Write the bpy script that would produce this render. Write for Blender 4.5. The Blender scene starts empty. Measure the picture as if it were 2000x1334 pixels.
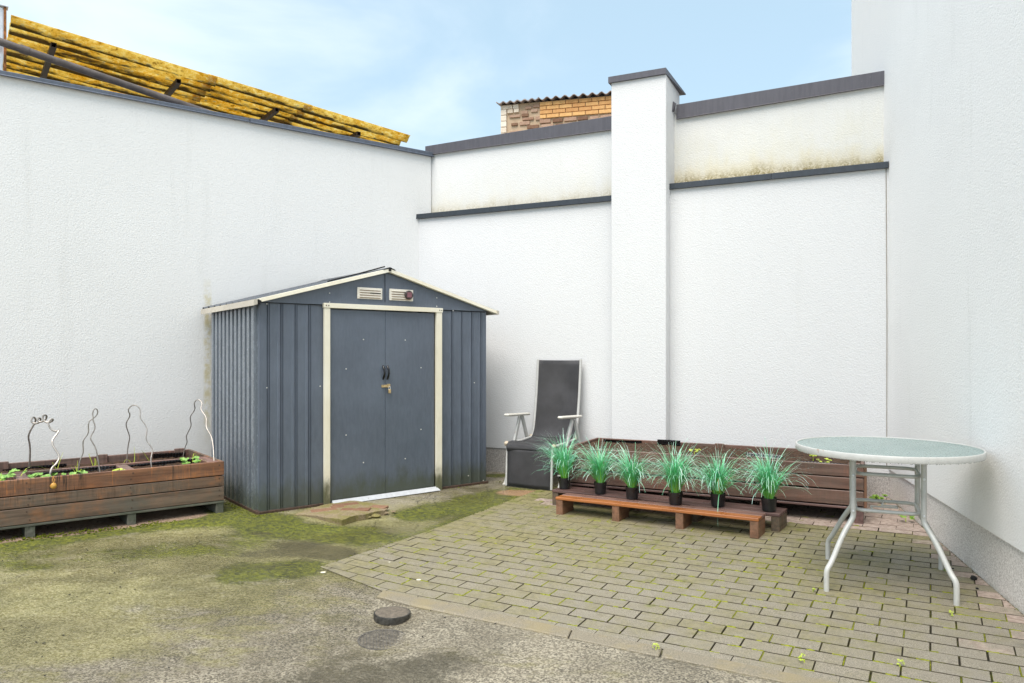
import bpy, bmesh, math, random
import numpy as np
from mathutils import Vector, Matrix, Euler

random.seed(7)
R = math.radians
sc = bpy.context.scene
C = sc.collection

# ------------------------------------------------------------------ camera, world, sun, exposure
CAM_Z = 1.328
cam_d = bpy.data.cameras.new('camera')
cam = bpy.data.objects.new('camera', cam_d)
C.objects.link(cam)
cam.location = (0, 0, CAM_Z)
cam.rotation_euler = (R(90), 0, 0)
cam_d.sensor_width = 36
cam_d.lens = 1430 / 2000 * 36
cam_d.shift_y = 0.0115
cam_d.clip_start = 0.05
cam_d.clip_end = 500
sc.camera = cam

SUN_EL, SUN_AZ = R(62), R(206)          # azimuth clockwise from +y (the view direction)
world = bpy.data.worlds.new('World')
sc.world = world
world.use_nodes = True
wt = world.node_tree
wt.nodes.clear()

class T:
    """tiny node-tree writer"""
    def __init__(s, tree): s.t = tree
    def n(s, kind, props=None, **inp):
        nd = s.t.nodes.new(kind)
        for k, v in (props or {}).items(): setattr(nd, k, v)
        for k, v in inp.items(): s.put(nd, k, v)
        return nd
    def put(s, nd, k, v):
        key = int(k[1:]) if k[0] == 'i' and k[1:].isdigit() else k.replace('_', ' ')
        sock = nd.inputs[key]
        if isinstance(v, bpy.types.Node): s.t.links.new(v.outputs[0], sock)
        elif isinstance(v, bpy.types.NodeSocket): s.t.links.new(v, sock)
        else:
            if isinstance(v, (tuple, list)) and len(v) == 3 and sock.type == 'RGBA': v = (*v, 1)
            sock.default_value = v
    def mix(s, f, a, b, blend='MIX'):
        nd = s.t.nodes.new('ShaderNodeMix'); nd.data_type = 'RGBA'; nd.blend_type = blend
        s.put(nd, 'i0', f); s.put(nd, 'i6', a); s.put(nd, 'i7', b)
        return nd.outputs[2]
    def m(s, op, a, b=0.0, c=None):
        nd = s.t.nodes.new('ShaderNodeMath'); nd.operation = op
        s.put(nd, 'i0', a); s.put(nd, 'i1', b)
        if c is not None: s.put(nd, 'i2', c)
        return nd.outputs[0]
    def noise(s, vec, scale, detail=3, rough=.5, out=0, dist=0.0):
        nd = s.n('ShaderNodeTexNoise', None, Scale=scale, Detail=detail, Roughness=rough, Distortion=dist)
        if vec is not None: s.put(nd, 'Vector', vec)
        return nd.outputs[out]
    def vor(s, vec, scale, out='Distance', feature='F1'):
        nd = s.n('ShaderNodeTexVoronoi', {'feature': feature}, Scale=scale)
        if vec is not None: s.put(nd, 'Vector', vec)
        return nd.outputs[out]
    def map(s, v, a, b, c=0.0, d=1.0, smooth=True):
        nd = s.t.nodes.new('ShaderNodeMapRange'); nd.interpolation_type = 'SMOOTHSTEP' if smooth else 'LINEAR'
        for i, x in enumerate((v, a, b, c, d)): s.put(nd, 'i%d' % i, x)
        return nd.outputs[0]
    def vec(s, v, scale=(1, 1, 1), loc=(0, 0, 0), rot=(0, 0, 0)):
        nd = s.t.nodes.new('ShaderNodeMapping'); s.put(nd, 'Vector', v)
        nd.inputs['Scale'].default_value = scale; nd.inputs['Location'].default_value = loc; nd.inputs['Rotation'].default_value = rot
        return nd.outputs[0]
    def addv(s, a, b):
        nd = s.t.nodes.new('ShaderNodeVectorMath'); nd.operation = 'ADD'
        s.put(nd, 'i0', a); s.put(nd, 'i1', b); return nd.outputs[0]
    def pos(s): return s.n('ShaderNodeNewGeometry').outputs['Position']
    def obj(s): return s.n('ShaderNodeTexCoord').outputs['Object']
    def rnd(s): return s.n('ShaderNodeObjectInfo').outputs['Random']
    def xyz(s, v): return s.n('ShaderNodeSeparateXYZ', None, Vector=v).outputs
    def attr(s, name, out='Fac'): return s.n('ShaderNodeAttribute', {'attribute_name': name}).outputs[out]
    def comb(s, x, y, z): return s.n('ShaderNodeCombineXYZ', None, X=x, Y=y, Z=z).outputs[0]

w = T(wt)
sky = w.n('ShaderNodeTexSky', {'sky_type': 'NISHITA', 'sun_disc': False, 'sun_elevation': SUN_EL, 'sun_rotation': SUN_AZ,
                              'altitude': 100.0, 'air_density': 1.0, 'dust_density': 1.2, 'ozone_density': 1.6})
dirv = w.n('ShaderNodeTexCoord').outputs['Generated']
dn = w.vec(dirv, scale=(2.0, 2.0, 5.0), rot=(0, R(-22), 0), loc=(.35, .1, .42))
c1 = w.noise(dn, 1.3, 6, .52, dist=.35)
c2 = w.noise(w.vec(dirv, scale=(1.2, 1.2, 2.2), loc=(4.1, 1.0, 3.3)), 1.0, 2, .5)
cm = w.map(w.m('ADD', w.m('MULTIPLY', c1, .65), w.m('MULTIPLY', c2, .45)), .47, .72)
skycol = w.mix(.5, sky, (5.3, 7.1, 7.9))
skycol = w.mix(w.m('MULTIPLY', cm, .56), skycol, (7.3, 7.75, 8.2))
bg = w.n('ShaderNodeBackground', None, Color=skycol, Strength=0.05)
wo = w.n('ShaderNodeOutputWorld', None, Surface=bg)

sun_d = bpy.data.lights.new('sun', 'SUN')
sun_d.energy = 1.5
sun_d.angle = R(46)
sun_d.color = (1.0, .935, .86)
sun = bpy.data.objects.new('sun', sun_d)
C.objects.link(sun)
sd = Vector((math.sin(SUN_AZ) * math.cos(SUN_EL), math.cos(SUN_AZ) * math.cos(SUN_EL), math.sin(SUN_EL)))
sun.rotation_euler = (-sd).to_track_quat('-Z', 'Y').to_euler()
sun.location = sd * 30

sc.view_settings.view_transform = 'Standard'
sc.view_settings.look = 'None'
sc.view_settings.exposure = 1.76
sc.view_settings.gamma = 1
sc.view_settings.use_curve_mapping = False
sc.cycles.max_bounces = 8
sc.cycles.transparent_max_bounces = 12

# ------------------------------------------------------------------ mesh helpers
def tag(o, label=None, cat=None, group=None, kind=None):
    if label: o['label'] = label
    if cat: o['category'] = cat
    if group: o['group'] = group
    if kind: o['kind'] = kind
    return o

def thing(name, label, cat, loc=(0, 0, 0), rotz=0.0, group=None):
    o = bpy.data.objects.new(name, None)
    C.objects.link(o)
    o.empty_display_size = .1
    o.location = loc
    o.rotation_euler = (0, 0, rotz)
    return tag(o, label, cat, group)

def mesh_obj(name, me, mat=None, parent=None, loc=(0, 0, 0), rot=(0, 0, 0)):
    o = bpy.data.objects.new(name, me)
    C.objects.link(o)
    if mat is not None and not me.materials: me.materials.append(mat)
    if parent is not None: o.parent = parent
    o.location = loc
    o.rotation_euler = rot
    return o

def pydata(name, v, f, mat=None, parent=None, loc=(0, 0, 0), rot=(0, 0, 0), smooth=False):
    me = bpy.data.meshes.new(name)
    me.from_pydata([tuple(p) for p in v], [], f)
    me.update()
    if smooth: me.shade_smooth()
    return mesh_obj(name, me, mat, parent, loc, rot)

def bm_obj(name, bm, mat=None, parent=None, loc=(0, 0, 0), rot=(0, 0, 0), smooth=False, angle=None):
    me = bpy.data.meshes.new(name)
    bmesh.ops.recalc_face_normals(bm, faces=bm.faces)
    bm.to_mesh(me); bm.free()
    if smooth: me.shade_smooth()
    if angle is not None: me.shade_smooth(); me.set_sharp_from_angle(angle=R(angle))
    return mesh_obj(name, me, mat, parent, loc, rot)

def bm_box(bm, c, s, bevel=0.0, rot=None, segs=1):
    r = bmesh.ops.create_cube(bm, size=1)
    vs = r['verts']
    for v in vs: v.co = Vector((v.co.x * s[0], v.co.y * s[1], v.co.z * s[2]))
    if bevel > 0:
        es = list({e for v in vs for e in v.link_edges})
        q = bmesh.ops.bevel(bm, geom=es, offset=bevel, segments=segs, affect='EDGES')
        vs = list({v for f in q['faces'] for v in f.verts} | {v for v in vs if v.is_valid})
    M = Matrix.Translation(c)
    if rot is not None: M = M @ Euler(rot).to_matrix().to_4x4()
    for v in vs: v.co = M @ v.co
    return vs

BOXC = {}
def box(name, c, s, mat, parent=None, bevel=.002, rot=(0, 0, 0), long=True):
    """box part; its mesh's own x axis runs along its longest side (so grain follows it); equal boxes share a mesh"""
    s = tuple(s)
    ax = max(range(3), key=lambda i: s[i]) if long else 0
    Mr = Euler(rot).to_matrix()
    if ax == 1: size = (s[1], s[0], s[2]); Mr = Mr @ Matrix.Rotation(R(90), 3, 'Z')
    elif ax == 2: size = (s[2], s[1], s[0]); Mr = Mr @ Matrix.Rotation(R(-90), 3, 'Y')
    else: size = s
    key = (name, tuple(round(x, 4) for x in size), bevel, mat.name if mat else '')
    me = BOXC.get(key)
    if me is None:
        bm = bmesh.new(); bm_box(bm, (0, 0, 0), size, bevel)
        me = bpy.data.meshes.new(name); bmesh.ops.recalc_face_normals(bm, faces=bm.faces); bm.to_mesh(me); bm.free()
        if mat: me.materials.append(mat)
        BOXC[key] = me
    return mesh_obj(name, me, mat, parent, c, Mr.to_euler())

def tube_data(pts, r, n=8, cap=True, closed=False):
    """swept tube along pts; r a number or a list"""
    P = [Vector(p) for p in pts]
    m = len(P)
    rr = r if isinstance(r, (list, tuple)) else [r] * m
    tang = []
    for i in range(m):
        a = P[(i - 1) % m] if (closed or i > 0) else P[i]
        b = P[(i + 1) % m] if (closed or i < m - 1) else P[i]
        tang.append((b - a).normalized())
    up = Vector((0, 0, 1)) if abs(tang[0].z) < .9 else Vector((1, 0, 0))
    u = tang[0].cross(up).normalized()
    V, Fc = [], []
    for i in range(m):
        u = (u - tang[i] * u.dot(tang[i])).normalized()
        v = tang[i].cross(u)
        for k in range(n):
            a = 2 * math.pi * k / n
            V.append(P[i] + (u * math.cos(a) + v * math.sin(a)) * rr[i])
    for i in range(m if closed else m - 1):
        j = (i + 1) % m
        for k in range(n):
            l = (k + 1) % n
            Fc.append((i * n + k, i * n + l, j * n + l, j * n + k))
    if cap and not closed:
        Fc.append(tuple(range(n - 1, -1, -1)))
        Fc.append(tuple((m - 1) * n + k for k in range(n)))
    return V, Fc

def smooth_path(pts, k=4, closed=False):
    P = [Vector(p) for p in pts]
    out = []
    n = len(P)
    rng = range(n) if closed else range(n - 1)
    for i in rng:
        p0 = P[(i - 1) % n] if (closed or i > 0) else P[i]
        p1 = P[i]; p2 = P[(i + 1) % n]
        p3 = P[(i + 2) % n] if (closed or i < n - 2) else p2
        for j in range(k):
            t = j / k
            out.append(.5 * ((2 * p1) + (p2 - p0) * t + (2 * p0 - 5 * p1 + 4 * p2 - p3) * t * t + (3 * p1 - p0 - 3 * p2 + p3) * t ** 3))
    if not closed: out.append(P[-1])
    return out

def tube(name, pts, r, mat, parent=None, n=8, smooth=0, closed=False, loc=(0, 0, 0)):
    if smooth: pts = smooth_path(pts, smooth, closed)
    v, f = tube_data(pts, r, n, True, closed)
    o = pydata(name, v, f, mat, parent, loc, smooth=True)
    o.data.set_sharp_from_angle(angle=R(50))
    return o

def lathe(name, prof, mat, parent=None, n=32, loc=(0, 0, 0), smooth=True, closed=False, rot=(0, 0, 0)):
    v, f = [], []
    m = len(prof)
    for (r, z) in prof:
        for k in range(n):
            a = 2 * math.pi * k / n
            v.append((r * math.cos(a), r * math.sin(a), z))
    for i in range(m if closed else m - 1):
        j = (i + 1) % m
        for k in range(n):
            l = (k + 1) % n
            f.append((i * n + k, i * n + l, j * n + l, j * n + k))
    if not closed:
        if prof[0][0] > 0: f.append(tuple(range(n - 1, -1, -1)))
        if prof[-1][0] > 0: f.append(tuple((m - 1) * n + k for k in range(n)))
    o = pydata(name, v, f, mat, parent, loc, rot, smooth=smooth)
    if smooth: o.data.set_sharp_from_angle(angle=R(35))
    return o

def prism_data(poly, z0, z1, V=None, Fc=None):
    """vertical prism on a 2-D polygon (ccw); z0, z1 numbers or functions of x, y"""
    V = [] if V is None else V; Fc = [] if Fc is None else Fc
    b = len(V); n = len(poly)
    g = lambda z, p: z(p[0], p[1]) if callable(z) else z
    V += [(p[0], p[1], g(z0, p)) for p in poly] + [(p[0], p[1], g(z1, p)) for p in poly]
    Fc.append(tuple(b + i for i in range(n - 1, -1, -1)))
    Fc.append(tuple(b + n + i for i in range(n)))
    for i in range(n):
        j = (i + 1) % n
        Fc.append((b + i, b + j, b + n + j, b + n + i))
    return V, Fc

def copy_tree(o, parent=None):
    c = o.copy(); C.objects.link(c); c.parent = parent
    for ch in [x for x in C.objects if x.parent is o]: copy_tree(ch, c)
    return c

# ------------------------------------------------------------------ the lie of the yard
SO = np.array([-1.86, 5.4]); SA = np.array([.7815, .6239]); SB = np.array([-.6239, .7815])
def gz_np(x, y):
    z = .0239 * x + .0209 * y + .05 * np.maximum(0, -.6 - x)
    s = (x - SO[0]) * SA[0] + (y - SO[1]) * SA[1]; t = (x - SO[0]) * SB[0] + (y - SO[1]) * SB[1]
    dx = np.maximum(np.maximum(-s, 0), s - 2.07); dy = np.maximum(np.maximum(-t, 0), t - 1.3)
    q = np.clip(np.hypot(dx, dy) / .55, 0, 1)
    wgt = 1 - q * q * (3 - 2 * q)
    z = z * (1 - wgt) + .143 * wgt
    far = np.clip((np.hypot(x, y - 4) - 7) / 6, 0, 1)
    return z * (1 - far) + .1 * far
def gz(x, y): return float(gz_np(np.array(float(x)), np.array(float(y))))

PAV = [(-1.113, 4.243), (-.681, 3.865), (.406, 3.223), (1.9, 2.34), (2.06, 2.30), (2.393, 3.579), (2.955, 5.748), (.222 + .55, 6.95), (.222, 6.35)]
KERB = [(-.681, 3.865), (-.70, 3.775), (-.479, 3.642), (.0, 3.368), (.554, 3.048), (.978, 2.797), (1.95, 2.235), (1.9, 2.34), (.406, 3.223)]

# ------------------------------------------------------------------ materials
def material(name):
    m = bpy.data.materials.new(name); m.use_nodes = True
    m.node_tree.nodes.clear()
    t = T(m.node_tree)
    t.mat = m
    return t
def finish(t, color, rough=.6, metal=0.0, bump=None, bdist=.01, bstr=1.0, **extra):
    kw = dict(Base_Color=color, Roughness=rough, Metallic=metal)
    kw.update(extra)
    b = t.n('ShaderNodeBsdfPrincipled', None, **kw)
    if bump is not None:
        bn = t.n('ShaderNodeBump', None, Height=bump, Distance=bdist, Strength=bstr)
        t.put(b, 'Normal', bn.outputs[0])
    t.n('ShaderNodeOutputMaterial', None, Surface=b)
    return t.mat

def plain(name, col, rough=.5, metal=0.0, var=.15, scale=20, bump=0.0, spec=.5):
    t = material(name)
    p = t.obj()
    nz = t.noise(p, scale, 4, .6)
    c = t.mix(t.map(nz, .3, .7), tuple(x * (1 - var) for x in col), tuple(min(1, x * (1 + var)) for x in col))
    return finish(t, c, t.map(nz, .2, .8, max(.05, rough - .08), min(1, rough + .08)), metal,
                  bump=t.noise(p, scale * 4, 3) if bump else None, bdist=bump or .001, Specular_IOR_Level=spec)

def stucco(name, base=(.8, .8, .79), ledge=0.0, ledge_amt=0.0, streak=None, dirt=.3):
    t = material(name)
    p = t.pos()
    g1 = t.noise(p, 85, 4, .62)
    g2 = t.noise(p, 140, 2, .6)
    grain = t.m('ADD', t.m('MULTIPLY', g1, 1.0), t.m('MULTIPLY', g2, .4))
    big = t.noise(p, .9, 4, .6)
    sx = t.noise(t.vec(p, scale=(3.5, 3.5, .35)), 1.6, 4, .65)
    col = t.mix(t.m('MULTIPLY', t.map(big, .42, .75), dirt), base, tuple(x * .86 for x in base))
    col = t.mix(t.m('MULTIPLY', t.map(sx, .55, .8), dirt * .8), col, (.60, .60, .57))
    col = t.mix(t.m('MULTIPLY', t.map(g1, .40, .30, 0, 1), .16), col, (.50, .50, .49))
    z = t.xyz(p)['Z']
    if ledge_amt:
        band = t.m('SUBTRACT', z, ledge)
        edge = t.noise(t.vec(p, scale=(6, 6, 1.5)), 1.2, 5, .7)
        h = t.m('ADD', band, t.m('MULTIPLY', t.m('SUBTRACT', edge, .5), .55))
        m1 = t.m('MULTIPLY', t.m('MULTIPLY', t.map(h, -.12, .62, 1, 0), t.map(t.noise(p, 3.2, 6, .72), .33, .62, .25, 1)), .42 * ledge_amt)
        col = t.mix(m1, col, (.66, .60, .36))
        h2 = t.m('ADD', band, t.m('MULTIPLY', t.m('SUBTRACT', edge, .5), .22))
        m2 = t.m('MULTIPLY', t.map(h2, -.02, .13, 1, 0), t.map(t.noise(p, 55, 4, .8), .38, .56))
        col = t.mix(t.m('MULTIPLY', t.map(h2, .0, .22, 1, 0), .42 * ledge_amt), col, (.60, .47, .20))
        col = t.mix(t.m('MULTIPLY', m2, .92 * ledge_amt), col, (.20, .15, .04))
    if streak:
        px, py, wd, z0, z1 = streak
        xx = t.xyz(p)['X']
        d = t.m('ABSOLUTE', t.m('SUBTRACT', xx, t.m('ADD', px, t.m('MULTIPLY', t.m('SUBTRACT', t.noise(p, 5, 3), .5), .03))))
        mk = t.m('MULTIPLY', t.map(d, wd * .3, wd, 1, 0), t.m('MULTIPLY', t.map(z, z0, z0 + .5), t.map(z, z1 - .35, z1, 1, 0)))
        mk = t.m('MULTIPLY', mk, t.map(t.noise(p, 14, 4, .7), .3, .6))
        col = t.mix(t.m('MULTIPLY', mk, .75), col, (.60, .52, .26))
        d2 = t.map(t.m('ABSOLUTE', t.m('SUBTRACT', xx, px + .08)), .0, .3, 1, 0)
        low = t.map(z, .3, 1.7, 1, 0)
        col = t.mix(t.m('MULTIPLY', t.m('MULTIPLY', d2, low), t.map(t.noise(p, 4, 4, .6), .35, .7, 0, .30)), col, (.45, .42, .34))
        # splash-back dirt above the planter
        col = t.mix(t.m('MULTIPLY', t.map(t.m('ADD', z, t.m('MULTIPLY', t.noise(p, 3, 3), .3)), .6, 1.15, 1, 0), .28), col, (.58, .56, .50))
    return finish(t, col, .92, bump=grain, bdist=.0034, bstr=1.0, Specular_IOR_Level=.2)

M = {}
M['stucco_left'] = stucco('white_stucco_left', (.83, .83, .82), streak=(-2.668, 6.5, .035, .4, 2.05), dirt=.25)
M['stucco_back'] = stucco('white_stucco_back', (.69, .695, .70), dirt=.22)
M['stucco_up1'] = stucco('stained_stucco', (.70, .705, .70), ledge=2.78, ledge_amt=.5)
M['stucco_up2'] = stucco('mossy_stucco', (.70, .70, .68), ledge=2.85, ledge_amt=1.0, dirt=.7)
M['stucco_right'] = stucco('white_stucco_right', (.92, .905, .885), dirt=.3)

def plinth_mat(name='grey_plinth_render', a=(.30, .28, .265), b_=(.58, .55, .52)):
    t = material(name)
    p = t.pos()
    v = t.vor(p, 160)
    sp = t.noise(p, 130, 2, .6)
    col = t.mix(t.map(sp, .35, .65), a, b_)
    mk = t.m('MULTIPLY', t.map(t.noise(t.vec(p, scale=(5, 5, 1.1)), 1.6, 5, .75), .58, .75), t.map(t.noise(p, 26, 3, .7), .4, .6))
    col = t.mix(t.m('MULTIPLY', mk, .8), col, (.06, .06, .05))
    z = t.xyz(p)['Z']
    low = t.map(t.m('ADD', z, t.m('MULTIPLY', t.noise(p, 9, 3), .12)), .15, .25, .35, 0)
    col = t.mix(low, col, (.26, .25, .17))
    return finish(t, col, .9, bump=t.m('ADD', v, sp), bdist=.0018, Specular_IOR_Level=.25)
M['plinth'] = plinth_mat()
M['plinth_light'] = plinth_mat('pale_plinth_render', (.60, .555, .52), (.90, .86, .82))

def metal_coping(name, col, rough=.45, v_=.10):
    t = material(name)
    p = t.pos()
    st = t.noise(t.vec(p, scale=(9, 9, 1)), 4, 4, .6)
    sp = t.map(t.noise(p, 40, 3, .8), .62, .75)
    c = t.mix(t.map(st, .3, .7), tuple(x * (1 - v_) for x in col), tuple(x * (1 + v_) for x in col))
    c = t.mix(t.m('MULTIPLY', sp, .12), c, (.45, .45, .45))
    return finish(t, c, rough, .35, bump=st, bdist=.0008)
M['coping'] = metal_coping('brown_grey_coping', (.102, .097, .110))
M['coping_blue'] = metal_coping('blue_grey_coping', (.13, .15, .19))
M['ledge'] = metal_coping('dark_ledge_flashing', (.034, .042, .052))

def ground_mat():
    t = material('mossy_wet_asphalt')
    p = t.pos()
    A = {k: t.attr(k) for k in ('moss', 'moss2', 'wet', 'sand', 'conc', 'pav', 'orange', 'dark')}
    n1 = t.noise(p, 1.6, 5, .6); n2 = t.noise(p, 7, 5, .65); n3 = t.noise(p, 55, 3, .6)
    g = t.noise(p, 125, 3, .75); v = t.vor(p, 95)
    st = t.noise(t.vec(p, scale=(1, 2.2, 1), rot=(0, 0, R(-33))), 2.2, 7, .72, dist=.6)
    jit = t.m('ADD', t.m('MULTIPLY', t.m('SUBTRACT', n1, .5), .8), t.m('ADD', t.m('MULTIPLY', t.m('SUBTRACT', n2, .5), .9), t.m('MULTIPLY', t.m('SUBTRACT', n3, .5), .45)))
    # asphalt stones
    vc = t.n('ShaderNodeTexVoronoi', None, Scale=150.0); t.put(vc, 'Vector', p)
    vr = t.xyz(vc.outputs['Color'])['X']
    sp = t.m('ADD', t.m('MULTIPLY', vr, .62), t.m('MULTIPLY', g, .42))
    asp = t.mix(t.map(sp, .22, .84), (.115, .10, .072), (.46, .415, .32))
    asp = t.mix(t.m('MULTIPLY', t.map(n2, .35, .7), .45), asp, (.24, .205, .145))
    # cement apron
    con = t.mix(t.map(n3, .3, .7), (.24, .21, .15), (.42, .38, .29))
    con = t.mix(t.map(n2, .4, .7, 0, .6), con, (.27, .25, .12))
    col = t.mix(t.map(t.m('ADD', A['conc'], t.m('MULTIPLY', jit, .35)), .4, .6), asp, con)
    # thin olive film and thick green moss
    film = t.map(t.m('ADD', A['moss'], t.m('ADD', jit, t.m('MULTIPLY', t.m('SUBTRACT', st, .5), 2.0))), .22, .85)
    col = t.mix(t.m('MULTIPLY', film, t.map(sp, .85, .35, .70, .95)), col, t.mix(t.map(sp, .20, .80), t.mix(t.map(n2, .3, .7), (.10, .092, .018), (.20, .18, .05)), t.mix(t.map(n2, .3, .7), (.26, .245, .09), (.44, .41, .20))))
    thick = t.map(t.m('ADD', A['moss2'], t.m('ADD', jit, t.m('MULTIPLY', t.m('SUBTRACT', st, .5), .8))), .30, .66)
    col = t.mix(t.m('MULTIPLY', thick, .94), col, t.mix(t.map(t.noise(p, 34, 5, .75), .34, .66), (.026, .042, .001), (.215, .235, .004)))
    dk = t.map(t.m('ADD', A['dark'], t.m('ADD', jit, t.m('MULTIPLY', t.m('SUBTRACT', st, .5), 1.2))), .4, .85)
    col = t.mix(t.m('MULTIPLY', dk, .7), col, (.050, .043, .020))
    col = t.mix(t.map(t.m('ADD', A['sand'], t.m('MULTIPLY', jit, .4)), .4, .7), col, t.mix(n3, (.30, .20, .14), (.46, .33, .24)))
    col = t.mix(t.map(t.m('ADD', A['orange'], t.m('MULTIPLY', jit, .5)), .4, .75), col, t.mix(n2, (.42, .24, .11), (.50, .33, .20)))
    # bed of the pavers, mossy joints
    bed = t.mix(t.map(n2, .46, .6), (.030, .026, .018), (.15, .16, .012))
    col = t.mix(A['pav'], col, bed)
    # hairline cracks in the cement
    cr = t.n('ShaderNodeTexVoronoi', {'feature': 'DISTANCE_TO_EDGE'}, Scale=2.1)
    t.put(cr, 'Vector', t.addv(p, t.vec(t.noise(p, 5, 3, .6, out=1), scale=(.3, .3, .3))))
    crm = t.m('MULTIPLY', t.map(cr.outputs[0], .002, .008, 1, 0), t.m('MULTIPLY', A['conc'], t.map(n1, .45, .55)))
    col = t.mix(t.m('MULTIPLY', crm, .8), col, (.05, .045, .03))
    wet = t.map(t.m('ADD', A['wet'], t.m('ADD', t.m('MULTIPLY', jit, .4), t.m('MULTIPLY', t.m('SUBTRACT', st, .5), 1.6))), .3, .85)
    col = t.mix(t.m('MULTIPLY', wet, .30), col, (.10, .085, .06))
    col = t.mix(1.0, col, t.mix(t.map(t.noise(p, 2.6, 6, .68, dist=.4), .30, .70), (.76, .75, .72), (1.15, 1.14, 1.12)), 'MULTIPLY')
    rough = t.m('SUBTRACT', .60, t.m('MULTIPLY', wet, .44))
    rough = t.m('ADD', rough, t.m('MULTIPLY', thick, .08))
    hgt = t.m('ADD', t.m('MULTIPLY', vr, .30), t.m('ADD', t.m('MULTIPLY', n3, 1.2), t.m('MULTIPLY', g, .45)))
    hgt = t.m('ADD', hgt, t.m('MULTIPLY', thick, t.m('MULTIPLY', t.noise(p, 38, 4, .7), 2.2)))
    hgt = t.m('SUBTRACT', hgt, t.m('MULTIPLY', crm, 1.0))
    return finish(t, col, rough, bump=hgt, bdist=t.m('SUBTRACT', .012, t.m('MULTIPLY', wet, .006)), bstr=1.0, Specular_IOR_Level=.6)
M['ground'] = ground_mat()

def paver_mat():
    t = material('concrete_paver')
    p = t.pos()
    r = t.rnd()
    g = t.noise(p, 260, 2, .7); n1 = t.noise(p, 1.3, 4, .6); n2 = t.noise(p, 8, 4, .65); n3 = t.noise(p, 40, 3, .6)
    col = t.mix(t.map(g, .35, .65), (.13, .115, .085), (.38, .34, .265))
    col = t.mix(t.m('MULTIPLY', t.map(r, 0, 1, smooth=False), .3), col, (.27, .245, .225))
    # olive algae film, thinner towards the kerb
    dx = t.xyz(p)
    a = t.m('ADD', t.m('MULTIPLY', dx['Y'], .16), t.m('MULTIPLY', dx['X'], .02))
    fm = t.map(t.m('ADD', t.m('ADD', a, t.m('MULTIPLY', t.m('SUBTRACT', r, .5), .22)), t.m('ADD', t.m('MULTIPLY', t.m('SUBTRACT', n1, .5), 1.0), t.m('MULTIPLY', t.m('SUBTRACT', n2, .5), .9))), .30, 1.1)
    film = t.mix(t.map(n3, .3, .7), (.13, .115, .03), (.26, .23, .085))
    bare = t.mix(t.map(n3, .3, .7), (.27, .20, .165), (.46, .37, .31))
    col = t.mix(t.m('MULTIPLY', fm, .8), col, film)
    gm = t.m('MULTIPLY', t.map(t.m('ADD', n2, t.m('MULTIPLY', dx['Y'], .045)), .78, .95), .75)
    col = t.mix(gm, col, (.13, .15, .015))
    # clean pinkish strips in the lee of the walls and planter
    bm_ = t.map(t.m('ADD', t.m('MAXIMUM', t.attr('bare'), t.n('ShaderNodeAttribute', {'attribute_name': 'bare', 'attribute_type': 'OBJECT'}).outputs['Fac']), t.m('MULTIPLY', t.m('SUBTRACT', n2, .5), .8)), .35, .7)
    bm2 = t.map(n1, .68, .74)
    col = t.mix(t.m('MAXIMUM', bm_, t.m('MULTIPLY', bm2, .8)), col, bare)
    col = t.mix(t.m('MULTIPLY', t.map(t.noise(p, 3.1, 4, .7), .6, .75), .45), col, (.09, .085, .07))
    return finish(t, col, t.map(n1, .3, .7, .42, .7), bump=t.m('ADD', g, t.m('MULTIPLY', n3, .6)), bdist=.0035, bstr=.8, Specular_IOR_Level=.45)
M['paver'] = paver_mat()
def joint_dirt():
    t = material('joint_dirt')
    p = t.pos(); n = t.noise(p, 11, 4, .7)
    return finish(t, t.mix(t.map(n, .5, .66), (.060, .052, .036), (.14, .15, .014)), .95, bump=t.noise(p, 160, 2), bdist=.003, Specular_IOR_Level=.1)
M['joint_dirt'] = joint_dirt()

def kerb_mat():
    t = material('cement_kerb')
    p = t.pos()
    g = t.noise(p, 200, 2, .7); n2 = t.noise(p, 5, 4, .65)
    col = t.mix(t.map(g, .35, .65), (.16, .14, .10), (.31, .27, .20))
    col = t.mix(t.map(n2, .45, .65, 0, .6), col, (.29, .235, .12))
    return finish(t, col, .6, bump=g, bdist=.003)
M['kerb'] = kerb_mat()
M['moss'] = plain('bright_moss', (.21, .235, .012), .9, 0, .5, 90, .002, .2)

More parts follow.
